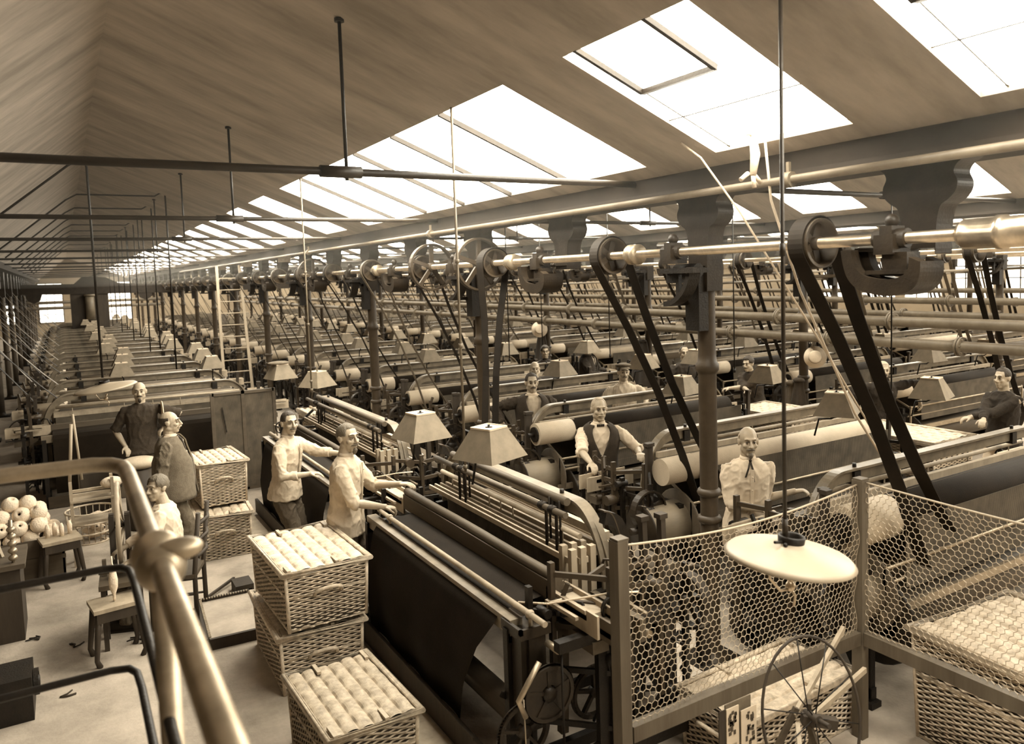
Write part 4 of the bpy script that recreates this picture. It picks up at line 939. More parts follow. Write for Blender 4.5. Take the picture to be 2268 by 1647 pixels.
for k, p in enumerate(pos):
    o = link('yarn_ball', ball, None, p); o.rotation_euler = (rn.uniform(-1.2, 1.2), rn.uniform(-1.2, 1.2), rn.uniform(0, 6)); tag(o, 'pale wound yarn ball in the heap on the crate at the left edge', 'yarn ball', 'yarn balls in the crate')
# round open basket with bobbins
br = empty('round_basket', (.12, 10.35, 0), 'round open wire basket holding bobbins, behind the yarn crate', 'basket'); q = MB()
for k in range(22): t = 2 * math.pi * k / 22; q.tube([(.20 * math.cos(t), .20 * math.sin(t), .01), (.25 * math.cos(t), .25 * math.sin(t), .36)], .006, 5)
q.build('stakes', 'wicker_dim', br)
for z, r in ((.01, .2), (.12, .218), (.24, .236), (.36, .25)): MB().tube([(r * math.cos(t), r * math.sin(t), z) for t in [2 * math.pi * k / 28 for k in range(28)]], .011, 6, closed=True).build('hoop', 'wicker', br)
MB().tube([(.24, .05, .36), (.26, .05, .44), (.25, .0, .46)], .010, 6).build('handle', 'wicker', br)
for k in range(6): o = tag(MB().lathe([(.01, -.11), (.035, -.08), (.045, 0), (.035, .08), (.01, .11)], 12, (0, 0, 0), 'X').build('bobbin', 'yarn'), 'pale bobbin lying in the round wire basket', 'bobbin', 'bobbins in the round basket'); o.location = (.12 + rn.uniform(-.08, .08), 10.35 + rn.uniform(-.1, .1), .06 + .05 * k * .8); o.rotation_euler = (0, rn.uniform(-.3, .3), rn.uniform(0, 3))
# sweepings on the floor
rn = random.Random(9)
for k in range(16):
    x, y = rn.uniform(-.5, 1.0), rn.uniform(6.4, 10.6); q = MB(); a = rn.uniform(0, 3)
    for j in range(3): b0 = a + rn.uniform(-.8, .8); q.tube([(x, y, .006), (x + .05 * math.cos(b0), y + .05 * math.sin(b0), .010), (x + .10 * math.cos(b0 + .4), y + .10 * math.sin(b0 + .4), .005)], .006, 5)
    q.build('cloth_scrap', 'wool_dark' if k % 3 else 'yarn', label='%s scrap of waste lying on the floor of the winding corner' % ('dark' if k % 3 else 'pale'), cat='scrap', group='%s scraps on the floor' % ('dark' if k % 3 else 'pale'))
# floor tray, stick and block
tr = empty('floor_tray', (1.06, 7.02, 0), 'shallow framed tray lying on the floor beside the hampers', 'tray', rz=R(-3)); q = MB()
for a in ((-.24, .24, -.47, -.44), (-.24, .24, .44, .47), (-.24, -.21, -.47, .47), (.21, .24, -.47, .47)): q.bb(*a, .0, .09)
q.build('frame', 'wood_dark', tr); MB().bb(-.21, .21, -.44, .44, .055, .065).build('tray_bottom', 'concrete', tr); q = MB()
for k in range(40): q.bb(-.215, -.195, -.43 + k * .0215, -.42 + k * .0215, .09, .10)
for k in range(18): q.bb(-.20 + k * .0225, -.19 + k * .0225, .42, .44, .09, .10)
q.build('notched_edge', 'wood_pale', tr)
MB().bar((.86, 7.55, .02), (1.25, 7.95, .05), .022).build('stick', 'wood_dark', label='thin dark stick lying on the floor beyond the tray', cat='stick')
MB().bb(1.20, 1.36, 7.56, 7.80, 0, .10).build('wood_block', 'wood_dark', label='dark block of wood on the floor by the tray', cat='block')
MB().bb(1.67, 1.86, 3.4, 12.0, 0, .035).build('floor_plank', 'wood_pale', label='long pale plank on the floor beneath the two aisle looms', cat='plank')
# machine stand and parts at the left edge
st = empty('warping_stand', (-.62, 7.9, 0), 'dark machine stand with turned knobs cut by the left edge', 'machine'); q = MB(); q.bb(-.4, .18, -.2, .3, 0, .62); q.build('cabinet', 'wood_dark', st)
q = MB(); q.bb(-.4, .22, -.25, .35, .62, .66); q.build('top_board', 'wood_mid', st); q = MB()
for k in range(5): q.sph((.14, -.16, .70 + k * .06), (.035, .035, .026), 12, 8)
q.cyl((.14, -.16, .62), (.14, -.16, 1.02), .014, 8); q.build('turned_knobs', 'steel_dull', st)
for x, y, hh in ((-.1, -.15, .5), (.05, .05, .42), (-.25, .1, .45)): MB().bar((x, y, .66), (x - .12, y + .1, .66 + hh), .025).build('slanting_bar', 'wood_pale', st)
st = empty('iron_block_stand', (-.42, 6.35, 0), 'low dark iron stand on the floor at the lower left corner', 'stand'); MB().bb(-.3, .08, -.15, .2, 0, .3).build('block', 'iron', st); MB().wheel((.10, 0, .2), .09, .03, 'X', 4).build('wheel', 'iron', st)
# sack on a drum, dark chest
tag(MB().lathe([(.001, 0), (.15, 0), (.16, .36), (.15, .72), (.001, .72)], 24, (.66, 10.5, 0)).build('drum', 'wood_dark'), 'dark round drum behind the man in the jacket', 'drum')
tag(MB().sph((.66, 10.5, .795), (.22, .17, .08), 20, 12).build('flour_sack', 'linen_dim'), 'small stuffed sack lying on top of the dark drum', 'sack')
q = empty('wooden_chest', (.22, 11.35, 0), 'dark upright wooden chest in front of the wide loom', 'chest'); MB().bb(-.19, .19, -.15, .15, 0, .66).build('box', 'wood_mid', q); MB().bb(-.17, .17, -.158, -.15, .05, .60).build('panel', 'wood_dark', q)
# two part reed screen leaning on the wide loom
q = empty('reed_screen', (2.08, 11.45, .02), 'two part framed reed screen standing before the wide dark loom', 'screen'); p = MB()
for x in (-.42, -.02, .40): p.bb(x - .022, x + .022, -.02, .02, 0, 1.40)
for z in (.02, 1.38): p.bb(-.42, .40, -.02, .02, z - .02, z + .02)
p.build('frame', 'wood_mid', q)
for x0, x1 in ((-.40, -.04), (.0, .38)): MB().bb(x0, x1, -.004, .004, .04, 1.36).build('reed_panel', 'heddle', q)
MB().bar((-.3, -.03, 1.2), (-.26, -.03, .85), .012).build('hook', 'iron', q)
# ladder far down the near column line
q = empty('ladder', (3.35, 19.3, 0), 'tall pale wooden ladder leaning on the near shaft far down the hall', 'ladder')
for x in (-.25, .25): MB().bar((x * 1.25, -.35, 0), (x, .15, 3.35), .035, .06).build('stile', 'wood_pale', q)
for k in range(11): z = .35 + .27 * k; t = z / 3.35; MB().cyl((-.31 + .06 * t, -.35 + .5 * t, z), (.31 - .06 * t, -.35 + .5 * t, z), .014, 6).build('rung', 'wood_pale', q)
# upright lamp poles and thin gas drops
for k, (x, y, z0) in enumerate(((2.4, 5.05, 1.50), (2.4, 9.1, 1.62))):
    q = MB(); q.cyl((x, y, z0), (x, y, slope_z(x, XC0)), .010, 8)
    for z in (z0 + .02, z0 + .12, 2.4, 3.0): q.cyl((x, y, z), (x, y, z + .03), .016, 8)
    q.build('lamp_pole', 'pipe', label=('thin upright pole coming down to the long aisle loom', 'thin upright pole coming down to the second aisle loom')[k], cat='pole')
for k, (x, y, z) in enumerate(((7.7, 12.6, 1.5), (7.7, 10.45, 1.5), (7.7, 7.62, 1.5), (7.7, 5.26, 1.45), (6.2, 11.2, 1.5))):
    MB().cyl((x, y, z), (x, y, slope_z(x, GX[3])), .009, 6).cyl((x, y, z), (x, y, z + .05), .018, 8).build('gas_pipe', 'iron', label='thin upright gas pipe above the aisle behind the near looms, %s from the netting' % ('fifth', 'third', 'second', 'first', 'fourth')[k], cat='pipe')
# ropes and the tied bundle under the near roof light
tag(MB().tube([(3.35, 3.75, slope_z(3.35, XC0) - .01), (3.45, 3.68, 3.6), (3.6, 3.5, 3.25), (4.2, 3.38, 2.4), (5.0, 3.25, 1.25)], .007, 6).build('rope', 'straw'), 'pale rope slanting from the roof light down across the hall', 'rope')
tag(MB().tube([(3.5, 3.2, slope_z(3.5, XC0) - .01), (3.6, 3.25, 3.3), (3.85, 3.25, 2.75), (4.3, 3.2, 1.95), (4.85, 3.15, 1.25)], .008, 6).build('rope', 'straw'), 'second pale rope hanging steeply beside the long lamp rod', 'rope')
q = MB(); q.tube([(3.42, 3.22, slope_z(3.42, XC0) - .01), (3.42, 3.22, 3.60)], .008, 6); q.tube([(3.42, 3.22, 3.66), (3.42, 3.20, 3.55), (3.40, 3.20, 3.43)], [.02, .028, .018], 8)
for a, c in (((3.36, 3.2, 3.44), (3.30, 3.2, 3.40)), ((3.40, 3.2, 3.44), (3.46, 3.2, 3.39)), ((3.40, 3.2, 3.43), (3.41, 3.2, 3.36)), ((3.34, 3.2, 3.66), (3.5, 3.24, 3.68))): q.tube([a, c], .013, 6)
q.build('tied_cloth', 'linen', label='knotted pale cloth hanging under the near roof light', cat='cloth')
# coats and hats hung on the second line of columns
def coat(x, y, z, h, w, label, m='wool_dark', sd=1):
    q = MB(); n = 20
    def fn(u, v):
        t = 2 * math.pi * u; r = w * (.35 + .65 * min(1, v * 1.6)) * (1 + .16 * math.sin(t * 5 + sd) + .1 * math.sin(t * 3 + v * 4))
        return (x - .12 + r * .5 * math.cos(t), y + r * math.sin(t), z - h * v)
    q.grid(fn, 28, 12, True, closed_u=True); q.sph((x - .12, y, z), (.07, .1, .04), 10, 6); return q.build('hanging_coat', m, label=label, cat='coat')
coat(9.20, 14.88, 1.62, 1.0, .26, 'dark coat hung on a column with a straw hat above it', 'wool_black', 1)
coat(9.20, 11.31, 1.62, 1.25, .28, 'long black coat hung on the column left of the slanting belt', 'wool_black', 2)
coat(9.20, 7.70, 1.25, .95, .17, 'creased dark coat hung on the column right of the long lamp rod', 'wool_dark', 3)
coat(9.20, 7.86, 1.20, .85, .13, 'striped pale lined jacket hung beside the creased dark coat', 'trouser', 4)
def hat(x, y, z, rot, label, s=1):
    r0 = empty('straw_hat', (x, y, z), label, 'hat'); r0.rotation_euler = rot; r0.scale = (s,) * 3
    MB().lathe([(.001, .085), (.075, .085), (.088, .075), (.09, .0), (.155, -.004), (.155, -.012), (.085, -.008), (.083, .07), (.001, .078)], 32).build('crown_and_brim', 'straw', r0)
    MB().lathe([(.0915, .004), (.0915, .032), (.089, .032), (.089, .004)], 32).build('ribbon', 'wool_black', r0)
hat(8.98, 14.80, 1.70, (R(80), R(10), R(-32)), 'flat straw hat hung above the dark coat behind the boy', 1.15)
hat(9.02, 7.36, 1.62, (R(80), R(0), R(-50)), 'straw hat with a dark ribbon hung beside the coats on a column', 1.0)
q = MB(); q.sph((2.56, 11.4, 1.77), (.15, .12, .03), 16, 8); q.build('flat_beret', 'tweed', label='flat cap lying on top of a lampshade', cat='cap')
for x, y in ((9.05, 13.9), (9.05, 17.5), (14.35, 11.2), (14.35, 14.8), (9.05, 21.0), (3.8, 15.9), (3.8, 19.6), (3.8, 23)):
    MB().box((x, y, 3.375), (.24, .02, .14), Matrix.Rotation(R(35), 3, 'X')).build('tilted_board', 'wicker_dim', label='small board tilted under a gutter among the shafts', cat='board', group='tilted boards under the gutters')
# ------------------------------------------------------------------ people
def remesh(b, name, material, vox, smooth=2, fold=0., fscale=9., seed=0, parent=None):
    me = b.mesh(name, material); o = bpy.data.objects.new(name, me); COL.objects.link(o)
    m = o.modifiers.new('r', 'REMESH'); m.mode = 'VOXEL'; m.voxel_size = vox; m.use_smooth_shade = True
    if smooth: s = o.modifiers.new('s', 'SMOOTH'); s.factor = .5; s.iterations = smooth
    bpy.context.view_layer.update(); dg = bpy.context.evaluated_depsgraph_get()
    nm = bpy.data.meshes.new_from_object(o.evaluated_get(dg)); o.modifiers.clear(); o.data = nm; bpy.data.meshes.remove(me); nm.name = name
    if not nm.materials: nm.materials.append(MATS[material])
    if fold:
        off = Vector((seed * 3.7, seed * 1.3, 0)); ns = [v.normal.copy() for v in nm.vertices]
        for v, n in zip(nm.vertices, ns):
            p = v.co; q = Vector((p.x * fscale, p.y * fscale, p.z * fscale * .55)) + off
            a1 = noise.noise(q); a2 = noise.noise(Vector((q.x * 1.7 + q.z, q.y * 1.7, q.z * 2.6)) + off); d = max(0, 1 - abs(a1) * 4.2) ** 1.5 * 1.1 + max(0, 1 - abs(a2) * 5) ** 1.5 * .6 - .3
            v.co = p + n * d * fold
    nm.polygons.foreach_set('use_smooth', [True] * len(nm.polygons)); nm.update()
    if parent is not None: o.parent = parent
    return o
def ik(a, t, l1, l2, pole):
    d = t - a; L = min(d.length, (l1 + l2) * .985); d = d.normalized(); c = (l1 * l1 + L * L - l2 * l2) / (2 * l1 * L); c = max(-1, min(1, c)); s = math.sqrt(1 - c * c)
    p = Vector(pole); p = (p - d * p.dot(d)); p = p.normalized() if p.length > 1e-5 else d.orthogonal()
    return a + d * (l1 * c) + p * (l1 * s), a + d * L
def hand(b, w, d, n, side, curl, s, spread=.012):
    """palm and five fingers at wrist w, pointing d, palm normal n (the way the fingers close)"""
    d = d.normalized(); n = (n - d * n.dot(d)).normalized(); u = d.cross(n) * side     # u points to the thumb side
    b.sph(w + d * .048 * s + n * .0, (.040 * s, .054 * s, .017 * s), 12, 8, Matrix((u, d, n)).transposed())
    b.tube([w - d * .03 * s, w + d * .02 * s], [.025 * s, .028 * s], 10)
    for i, (o, L) in enumerate(((.029, .070), (.010, .080), (-.010, .074), (-.028, .058))):
        p = w + d * (.086 - .004 * abs(i - 1.2)) * s + u * o * s; a = .12; pts = [p - d * .02 * s, p]; dirv = d + u * (o * spread * 20)
        for j, f in enumerate((.44, .32, .24)):
            a += curl * (1, .9, .6)[j] + .04 * i
            dv = (d * math.cos(a) + n * math.sin(a) + u * o * spread * 25).normalized(); p = p + dv * L * f * s; pts.append(p)
        b.tube(pts, [.0098 * s, .0095 * s, .009 * s, .0082 * s, .0062 * s], 8)
    p = w + d * .018 * s + u * .028 * s; t1 = (d * .75 + u * .75 + n * .25).normalized(); t2 = (d * .9 + u * .25 + n * .45).normalized()
    b.tube([p, p + t1 * .036 * s, p + t1 * .036 * s + t2 * .03 * s, p + t1 * .036 * s + t2 * .052 * s], [.015 * s, .0115 * s, .010 * s, .007 * s], 8)
def person(label, x, y, face, h=1.72, lean=.03, twist=0., head=(0, 0), hands=(None, None), curl=(.5, .5), stout=1., shirt='linen', sleeve=.45, vest=None, jacket=None, trousers='trouser', hair='short', hairm='hair_dark',
           mous='hair_dark', beard=0, tie=None, cap=False, sit=None, feet=None, near=False, hem=.80, collar=True, z0=0., pole=((.6, -.5, -.5), (-.6, -.5, -.5)), open_neck=False, age=0):
    s = h / 1.72; f = Vector((face[0], face[1], 0)).normalized(); rz = math.atan2(-f.x, f.y)
    root = empty('person', (x, y, z0), label, 'person', rz=rz)
    inv = Matrix.Rotation(-rz, 3, 'Z')
    def W(p): return inv @ (Vector(p) - Vector((x, y, z0)))
    vox = .0062 if near else .0085
    hz = (.90 * s if sit is None else sit + .09)
    Q = Matrix.Rotation(-lean, 3, 'X'); T = Matrix.Rotation(twist, 3, 'Z'); piv = Vector((0, 0, hz + .02))
    def U(p, tw=1.0):   # upper body point given for an upright figure of 1.72 m whose hips are at .90
        p = Vector(p) * s; p = p - Vector((0, 0, .92 * s)); t = max(0, min(1, p.z / (.45 * s))) * tw
        return piv + Q @ (Matrix.Rotation(twist * t, 3, 'Z') @ p)
    RU = Q @ T
    sh = [U((.180 * (.5 + .5 * stout), 0, 1.372)), U((-.180 * (.5 + .5 * stout), 0, 1.372))]
    neck = U((0, -.005, 1.46)); hc = U((0, .018, 1.60)); RH = Q @ T @ Matrix.Rotation(head[0], 3, 'Z') @ Matrix.Rotation(head[1], 3, 'X'); RH = Matrix.Rotation(lean * .6, 3, 'X') @ RH
    E = []; Wr = []
    for i in (0, 1):
        sg = 1 if i == 0 else -1
        t = W(hands[i]) if hands[i] is not None else U((sg * .24, .03, .86))
        e, w = ik(sh[i], t, .285 * s, .255 * s, (pole[i][0], pole[i][1], pole[i][2])); E.append(e); Wr.append(w)
    # --- body
    b = MB()
    def H(p): return hc + RH @ (Vector(p) * s * 1.0)
    def hs(p, r): b.sph(H(p), tuple(k * s for k in (r if isinstance(r, tuple) else (r, r, r))), 16, 12, RH)
    hs((0, -.012, .030), (.074, .094, .088)); hs((0, .022, -.035), (.060, .070, .078)); hs((0, .058, -.092), (.030, .028, .024)); hs((.040, -.005, -.062), (.026, .04, .03)); hs((-.040, -.005, -.062), (.026, .04, .03))
    b.tube([H((0, .088, .022)), H((0, .104, -.002)), H((0, .116, -.024)), H((0, .102, -.034))], [.009 * s, .011 * s, .0155 * s, .010 * s], 8)
    hs((.011, .100, -.030), .009); hs((-.011, .100, -.030), .009)
    b.tube([H((-.046, .072, .030)), H((-.02, .086, .032)), H((.02, .086, .032)), H((.046, .072, .030))], .0105 * s, 8)
    hs((.037, .062, -.022), (.024, .024, .020)); hs((-.037, .062, -.022), (.024, .024, .020))
    hs((0, .088, -.060), (.022, .012, .006)); hs((0, .086, -.070), (.019, .012, .007))
    for sg in (1, -1): hs((sg * .076, -.008, -.004), (.010, .020, .032)); hs((sg * .079, -.014, .006), (.008, .024, .02))
    b.tube([neck - Vector((0, 0, .06)), neck, hc + RH @ Vector((0, -.012, -.05)) * s], [.075 * s, .058 * s, .056 * s], 14)
    b.tube([piv, U((0, 0, 1.10)), U((0, 0, 1.30)), neck], [.07 * s, .08 * s, .10 * s, .06 * s], 12); b.tube([sh[0], U((0, 0, 1.39)), sh[1]], .044 * s, 10)
    palms = []
    for i in (0, 1):
        sg = 1 if i == 0 else -1; d = (Wr[i] - E[i]).normalized()
        b.tube([sh[i], sh[i].lerp(E[i], .5), E[i], E[i].lerp(Wr[i], .3), Wr[i]], [.046 * s, .043 * s, .037 * s, .038 * s, .024 * s], 12)
        n = Vector((0, 0, -1)) if hands[i] is not None and abs(d.z) < .93 else Vector((-sg, 0, 0)) * 1.0
        hd = d if hands[i] is None else (d * .75 + Vector((0, .25, -.0))).normalized()
        n2 = n - hd * n.dot(hd); n2.normalize(); hand(b, Wr[i], hd, n2, -1 if i == 0 else 1, curl[i], s)
    # legs inside the trousers keep the body one piece
    if sit is None:
        ft = feet or ((.11, .03), (-.10, -.02)); hips = [Vector((.092 * s, 0, hz)), Vector((-.092 * s, 0, hz))]; ank = [Vector((q[0] * s, q[1] * s, .085 * s)) for q in ft]; kp = (0, 1, 0)
    else:
        hips = [Vector((.095 * s, .02, sit + .09)), Vector((-.095 * s, .02, sit + .09))]; ank = [Vector((.13 * s, .46 * s, .085)), Vector((-.13 * s, .40 * s, .085))]; kp = (0, .6, 1)
    knee = []
    for i in (0, 1): k, a = ik(hips[i], ank[i], .43 * s, .415 * s, kp); knee.append(k); ank[i] = a
    for i in (0, 1): b.tube([piv, hips[i], knee[i], ank[i]], [.05, .05, .04, .03], 8)
    remesh(b, 'body', 'skin', vox, 1, parent=root)
    # --- eyes, hair
    e = MB()
    for sg in (1, -1): e.sph(H((sg * .030, .0795, .006)), .0115 * s, 10, 8)
    eo = e.build('eyes', 'eye', root); e = MB()
    for sg in (1, -1): e.sph(H((sg * .030, .0865, .006)), .0062 * s, 8, 6); e.tube([H((sg * .017, .092, .012)), H((sg * .030, .093, .0145)), H((sg * .043, .084, .011))], .0022 * s, 5)
    e.build('iris', 'iris', eo)
    e = MB()
    for sg in (1, -1): e.tube([H((sg * .014, .0985, .034)), H((sg * .030, .0965, .039)), H((sg * .047, .082, .034))], [.004 * s, .005 * s, .003 * s], 6)
    e.build('eyebrows', hairm if hair != 'bald' or hairm != 'hair_grey' else 'hair_grey', root)
    def cap_region(a0, a1, z_lo, z_hi, rs, material, name='hair', front=.0, nu=40, nv=14):
        q = MB()
        def fn(u, v):
            az = a0 + (a1 - a0) * u; lo = z_lo(az) if callable(z_lo) else z_lo; hi = z_hi(az) if callable(z_hi) else z_hi; el = lo + (hi - lo) * v
            edge = math.sin(math.pi * min(1, max(0, v * 1.0))) ** .25 if hi < 1.3 else min(1, v * 4 + .35)
            r = 1 + (rs - 1) * edge * (1 + .35 * noise.noise(Vector((az * 6, el * 6, seed_))))
            c = Vector((math.sin(az) * math.cos(el) * .074 * r, math.cos(az) * math.cos(el) * .094 * r - .012, math.sin(el) * .088 * r + .030)); return H(c)
        q.grid(fn, nu, nv); q.build(name, material, root)
    seed_ = x * 3.1
    if hair == 'short':
        def lo(az): a = abs(az); return .72 - .10 * a if a < .9 else (-.05 if a < 1.35 else -.35 if a < 1.75 else -.75)
        cap_region(-math.pi, math.pi, lo, math.pi / 2, 1.08, hairm, nu=64)
    elif hair == 'full':
        def lo(az): a = abs(az); return .55 if a < .8 else (-.1 if a < 1.3 else -.35 if a < 1.75 else -.8)
        cap_region(-math.pi, math.pi, lo, math.pi / 2, 1.17, hairm, nu=64)
    elif hair == 'thin':
        def lo(az): a = abs(az); return 1.0 if a < 1.0 else (.25 if a < 1.3 else -.3 if a < 1.75 else -.7)
        cap_region(-math.pi, math.pi, lo, math.pi / 2, 1.07, hairm, nu=64)
    elif hair == 'bald':
        cap_region(R(82), R(278), -.75, .32, 1.07, hairm)
    if mous:
        q = MB(); q.tube([H((-.036, .078, -.056)), H((-.02, .100, -.047)), H((0, .108, -.043)), H((.02, .100, -.047)), H((.036, .078, -.056))], [.002 * s, .0075 * s, .0095 * s, .0075 * s, .002 * s], 8); q.build('moustache', mous if isinstance(mous, str) else hairm, root)
    if beard:
        q = MB(); bm = mous if isinstance(mous, str) else hairm
        if beard == 1: q.tube([H((0, .088, -.074)), H((0, .086, -.090)), H((0, .076, -.112)), H((0, .066, -.132))], [.010 * s, .019 * s, .018 * s, .006 * s], 10)
        else:
            q.sph(H((0, .062, -.105)), (.045 * s, .034 * s, .05 * s * (beard - 1)), 14, 10, RH); q.tube([H((-.066, .015, -.03)), H((-.056, .04, -.075)), H((0, .075, -.10)), H((.056, .04, -.075)), H((.066, .015, -.03))], .019 * s, 8)
        q.build('beard', bm, root)
    if cap:
        q = MB(); q.sph(H((0, -.01, .095)), (.105 * s, .12 * s, .030 * s), 20, 10, RH @ Matrix.Rotation(.12, 3, 'X')); q.lathe([(.076 * s, 0), (.082 * s, .02)], 20, H((0, -.012, .065))); q.sph(H((0, .105, .070)), (.065 * s, .045 * s, .008 * s), 14, 6, RH @ Matrix.Rotation(-.25, 3, 'X')); q.build('flat_cap', 'tweed', root)
    # --- clothes
    def torso(hz_, grow, top=1.455, neckr=.068):
        st = stout; return [(hz_ - .0, .200 * st, .158 * st), (.92, .190 * st, .146 * st), (1.05, .163 * st, .122 * (2 * st - 1)), (1.18, .172 * (.4 + .6 * st), .126 * (1.5 * st - .5)), (1.30, .185, .128), (1.38, .170, .112), (1.425, .130, .085), (top, neckr, neckr)]
    def loft(q, rings, grow, n=28, close=True):
        k0 = len(q.v); vs = []
        for z, rx, ry in rings:
            for j in range(n): a = 2 * math.pi * j / n; c, sn = math.cos(a), math.sin(a); vs.append(U((math.copysign(abs(c) ** .85, c) * (rx + grow), math.copysign(abs(sn) ** .85, sn) * (ry + grow) + .008, z)))
        fs = [(i * n + j, i * n + (j + 1) % n, (i + 1) * n + (j + 1) % n, (i + 1) * n + j) for i in range(len(rings) - 1) for j in range(n)]
        fs += [tuple(range(n))[::-1], tuple((len(rings) - 1) * n + j for j in range(n))]; q.add(vs, fs, True)
    def sleeves(q, grow, frac, roll):
        for i in (0, 1):
            cu = E[i].lerp(Wr[i], frac - 1) if frac > 1 else sh[i].lerp(E[i], frac); r1 = .052 if frac <= 1.3 else .040
            pts = [sh[i].lerp(sh[1 - i], .22) - Vector((0, 0, .01)), sh[i] + (E[i] - sh[i]).normalized() * .01, sh[i].lerp(E[i], .22), sh[i].lerp(E[i], .5)]; rad = [.056, .058, .064, .061]
            if frac > 1: pts += [E[i], cu]; rad += [.057, r1]
            else: pts += [cu]; rad += [.060]
            q.tube(pts, [(r + grow) * s for r in rad], 14)
            if roll: d = (pts[-1] - pts[-2]).normalized(); q.tube([pts[-1] - d * .035, pts[-1] + d * .01], (rad[-1] + grow + .008) * s, 14)
    vx = .0095 if near else .013
    b = MB(); loft(b, torso(hem if not jacket else .88, 0), 0); sleeves(b, 0 if not jacket else -.012, sleeve if not jacket else 1.9, sleeve < 1.6 and not jacket)
    remesh(b, 'shirt', shirt, vx, 1, .009 if near else .009, 9, x, root)
    if collar and not open_neck:
        b = MB(); c0 = U((0, .004, 1.462)); b.lathe([(.060 * s, -.018), (.066 * s, -.004), (.060 * s, .020), (.056 * s, .018), (.058 * s, -.01)], 20, (0, 0, 0)); b.v = [tuple(c0 + Q @ Vector(p)) for p in b.v]; b.build('collar', shirt if jacket is None else 'linen', root)
    if vest or jacket:
        mt = vest or jacket; g = .012 if vest else .020; hm = .86 if vest else .78
        rings = torso(hm, 0, 1.45, .075 if jacket else .085); q = MB(); n = 44
        def fn(u, v):
            t = v * (len(rings) - 1); i = min(int(t), len(rings) - 2); fr = t - i; z = rings[i][0] + (rings[i + 1][0] - rings[i][0]) * fr; rx = rings[i][1] + (rings[i + 1][1] - rings[i][1]) * fr + g; ry = rings[i][2] + (rings[i + 1][2] - rings[i][2]) * fr + g
            gap = .03 + max(0, (z - 1.16)) * 1.9 if z > 1.16 else (.03 if vest else .03 + max(0, .95 - z) * 1.0); gap = min(gap, .9)
            a = math.pi / 2 + gap + (2 * math.pi - 2 * gap) * u; c, sn = math.cos(a), math.sin(a)
            nz = .006 * noise.noise(Vector((c * 5, sn * 5, z * 9 + x)))
            return U((math.copysign(abs(c) ** .85, c) * (rx + nz), math.copysign(abs(sn) ** .85, sn) * (ry + nz) + .008, z))
        q.grid(fn, n, 26); o = q.build('waistcoat' if vest else 'jacket', mt, root); md = o.modifiers.new('t', 'SOLIDIFY'); md.thickness = .012; md.offset = 1
        if jacket:
            q = MB(); sleeves(q, .010, 1.88, False); remesh(q, 'jacket_sleeves', jacket, vx, 1, .014, 12, x, root)
        q = MB()
        for k in range(5): z = 1.16 - .07 * k; q.sph(U((.012, .155 * (1.5 * stout - .5) + .0, z)), .007 * s, 8, 6)
        q.build('buttons', 'iron', root)
    elif shirt not in ('wool_dark', 'wool_black', 'striped_shirt'):
        q = MB(); q.strip([U((.0, .140, 1.40)), U((0, .150, 1.30)), U((0, .146, 1.18)), U((0, .142, 1.05)), U((0, .148, .9))], .028, .006, RU @ Vector((1, 0, 0)))
        for k in range(4): q.sph(U((0, .148 + .004, 1.34 - .11 * k)), .006 * s, 8, 6)
        q.build('button_band', shirt, root)
    if tie == 'ribbon':
        q = MB(); sd = RU @ Vector((1, 0, 0)); q.strip([U((0, .075, 1.455)), U((-.006, .135, 1.40)), U((-.012, .150, 1.30))], .014, .005, sd); q.strip([U((0, .075, 1.455)), U((.030, .135, 1.41)), U((.055, .145, 1.34))], .014, .005, sd); q.sph(U((0, .080, 1.457)), .013, 8, 6); q.build('ribbon_tie', 'wool_black', root)
    elif tie == 'bow': q = MB(); q.box(U((.02, .085, 1.450)), (.035, .012, .022), RU); q.box(U((-.02, .085, 1.450)), (.035, .012, .022), RU); q.build('bow_tie', 'wool_black', root)
    elif tie == 'neck': q = MB(); q.strip([U((0, .078, 1.46)), U((0, .120, 1.41)), U((0, .148, 1.30)), U((0, .150, 1.20))], .035, .008, RU @ Vector((1, 0, 0))); q.build('neck_tie', 'wool_black', root)
    b = MB(); b.sph(piv - Vector((0, 0, .03)), (.160 * s * stout, .118 * s * stout, .12 * s), 20, 12)
    for i in (0, 1): b.tube([piv.lerp(hips[i], .7), hips[i] - Vector((0, 0, .03)) if sit is None else hips[i], hips[i].lerp(knee[i], .5), knee[i], knee[i].lerp(ank[i], .5), ank[i] - Vector((0, 0, .02))], [.10 * s, .098 * s, .086 * s, .070 * s, .066 * s, .062 * s], 16)
    remesh(b, 'trousers', trousers, vx, 1, .011, 8, y, root)
    for i in (0, 1):
        sh_ = MB(); a = ank[i]; sh_.sph((a.x, a.y + .05, .045), (.045, .125, .05), 16, 8); sh_.sph((a.x, a.y - .02, .06), (.040, .05, .055), 12, 8); sh_.box((a.x, a.y + .04, .010), (.075, .24, .02)); sh_.build('shoe', 'leather', root)
    return root
person('goateed weaver in rolled pale shirt grasping the rod of the long aisle loom', 1.90, 6.38, (.86, -.52), 1.72, lean=.06, head=(-.62, .04), hands=((2.14, 6.08, 1.04), (2.33, 6.22, 1.17)), curl=(.75, .3), shirt='linen_dim', sleeve=1.12, hairm='hair_mid', hair='short', beard=1, mous='hair_mid', near=True, hem=.80, trousers='trouser', pole=((.5, -.6, -.5), (-.2, -.3, -.8)), feet=((.10, -.06), (-.12, .06)))
person('moustached young weaver in pale buttoned jacket leaning over the second aisle loom', 1.74, 7.78, (.80, -.60), 1.66, lean=.10, head=(-.72, .04), hands=((1.90, 7.44, 1.08), (2.27, 7.52, 1.20)), curl=(.4, .4), shirt='linen_dim', sleeve=1.5, hairm='hair_dark', mous='hair_mid', near=True, hem=.84, trousers='trouser', pole=((.5, -.6, -.6), (-.2, -.2, -.9)))
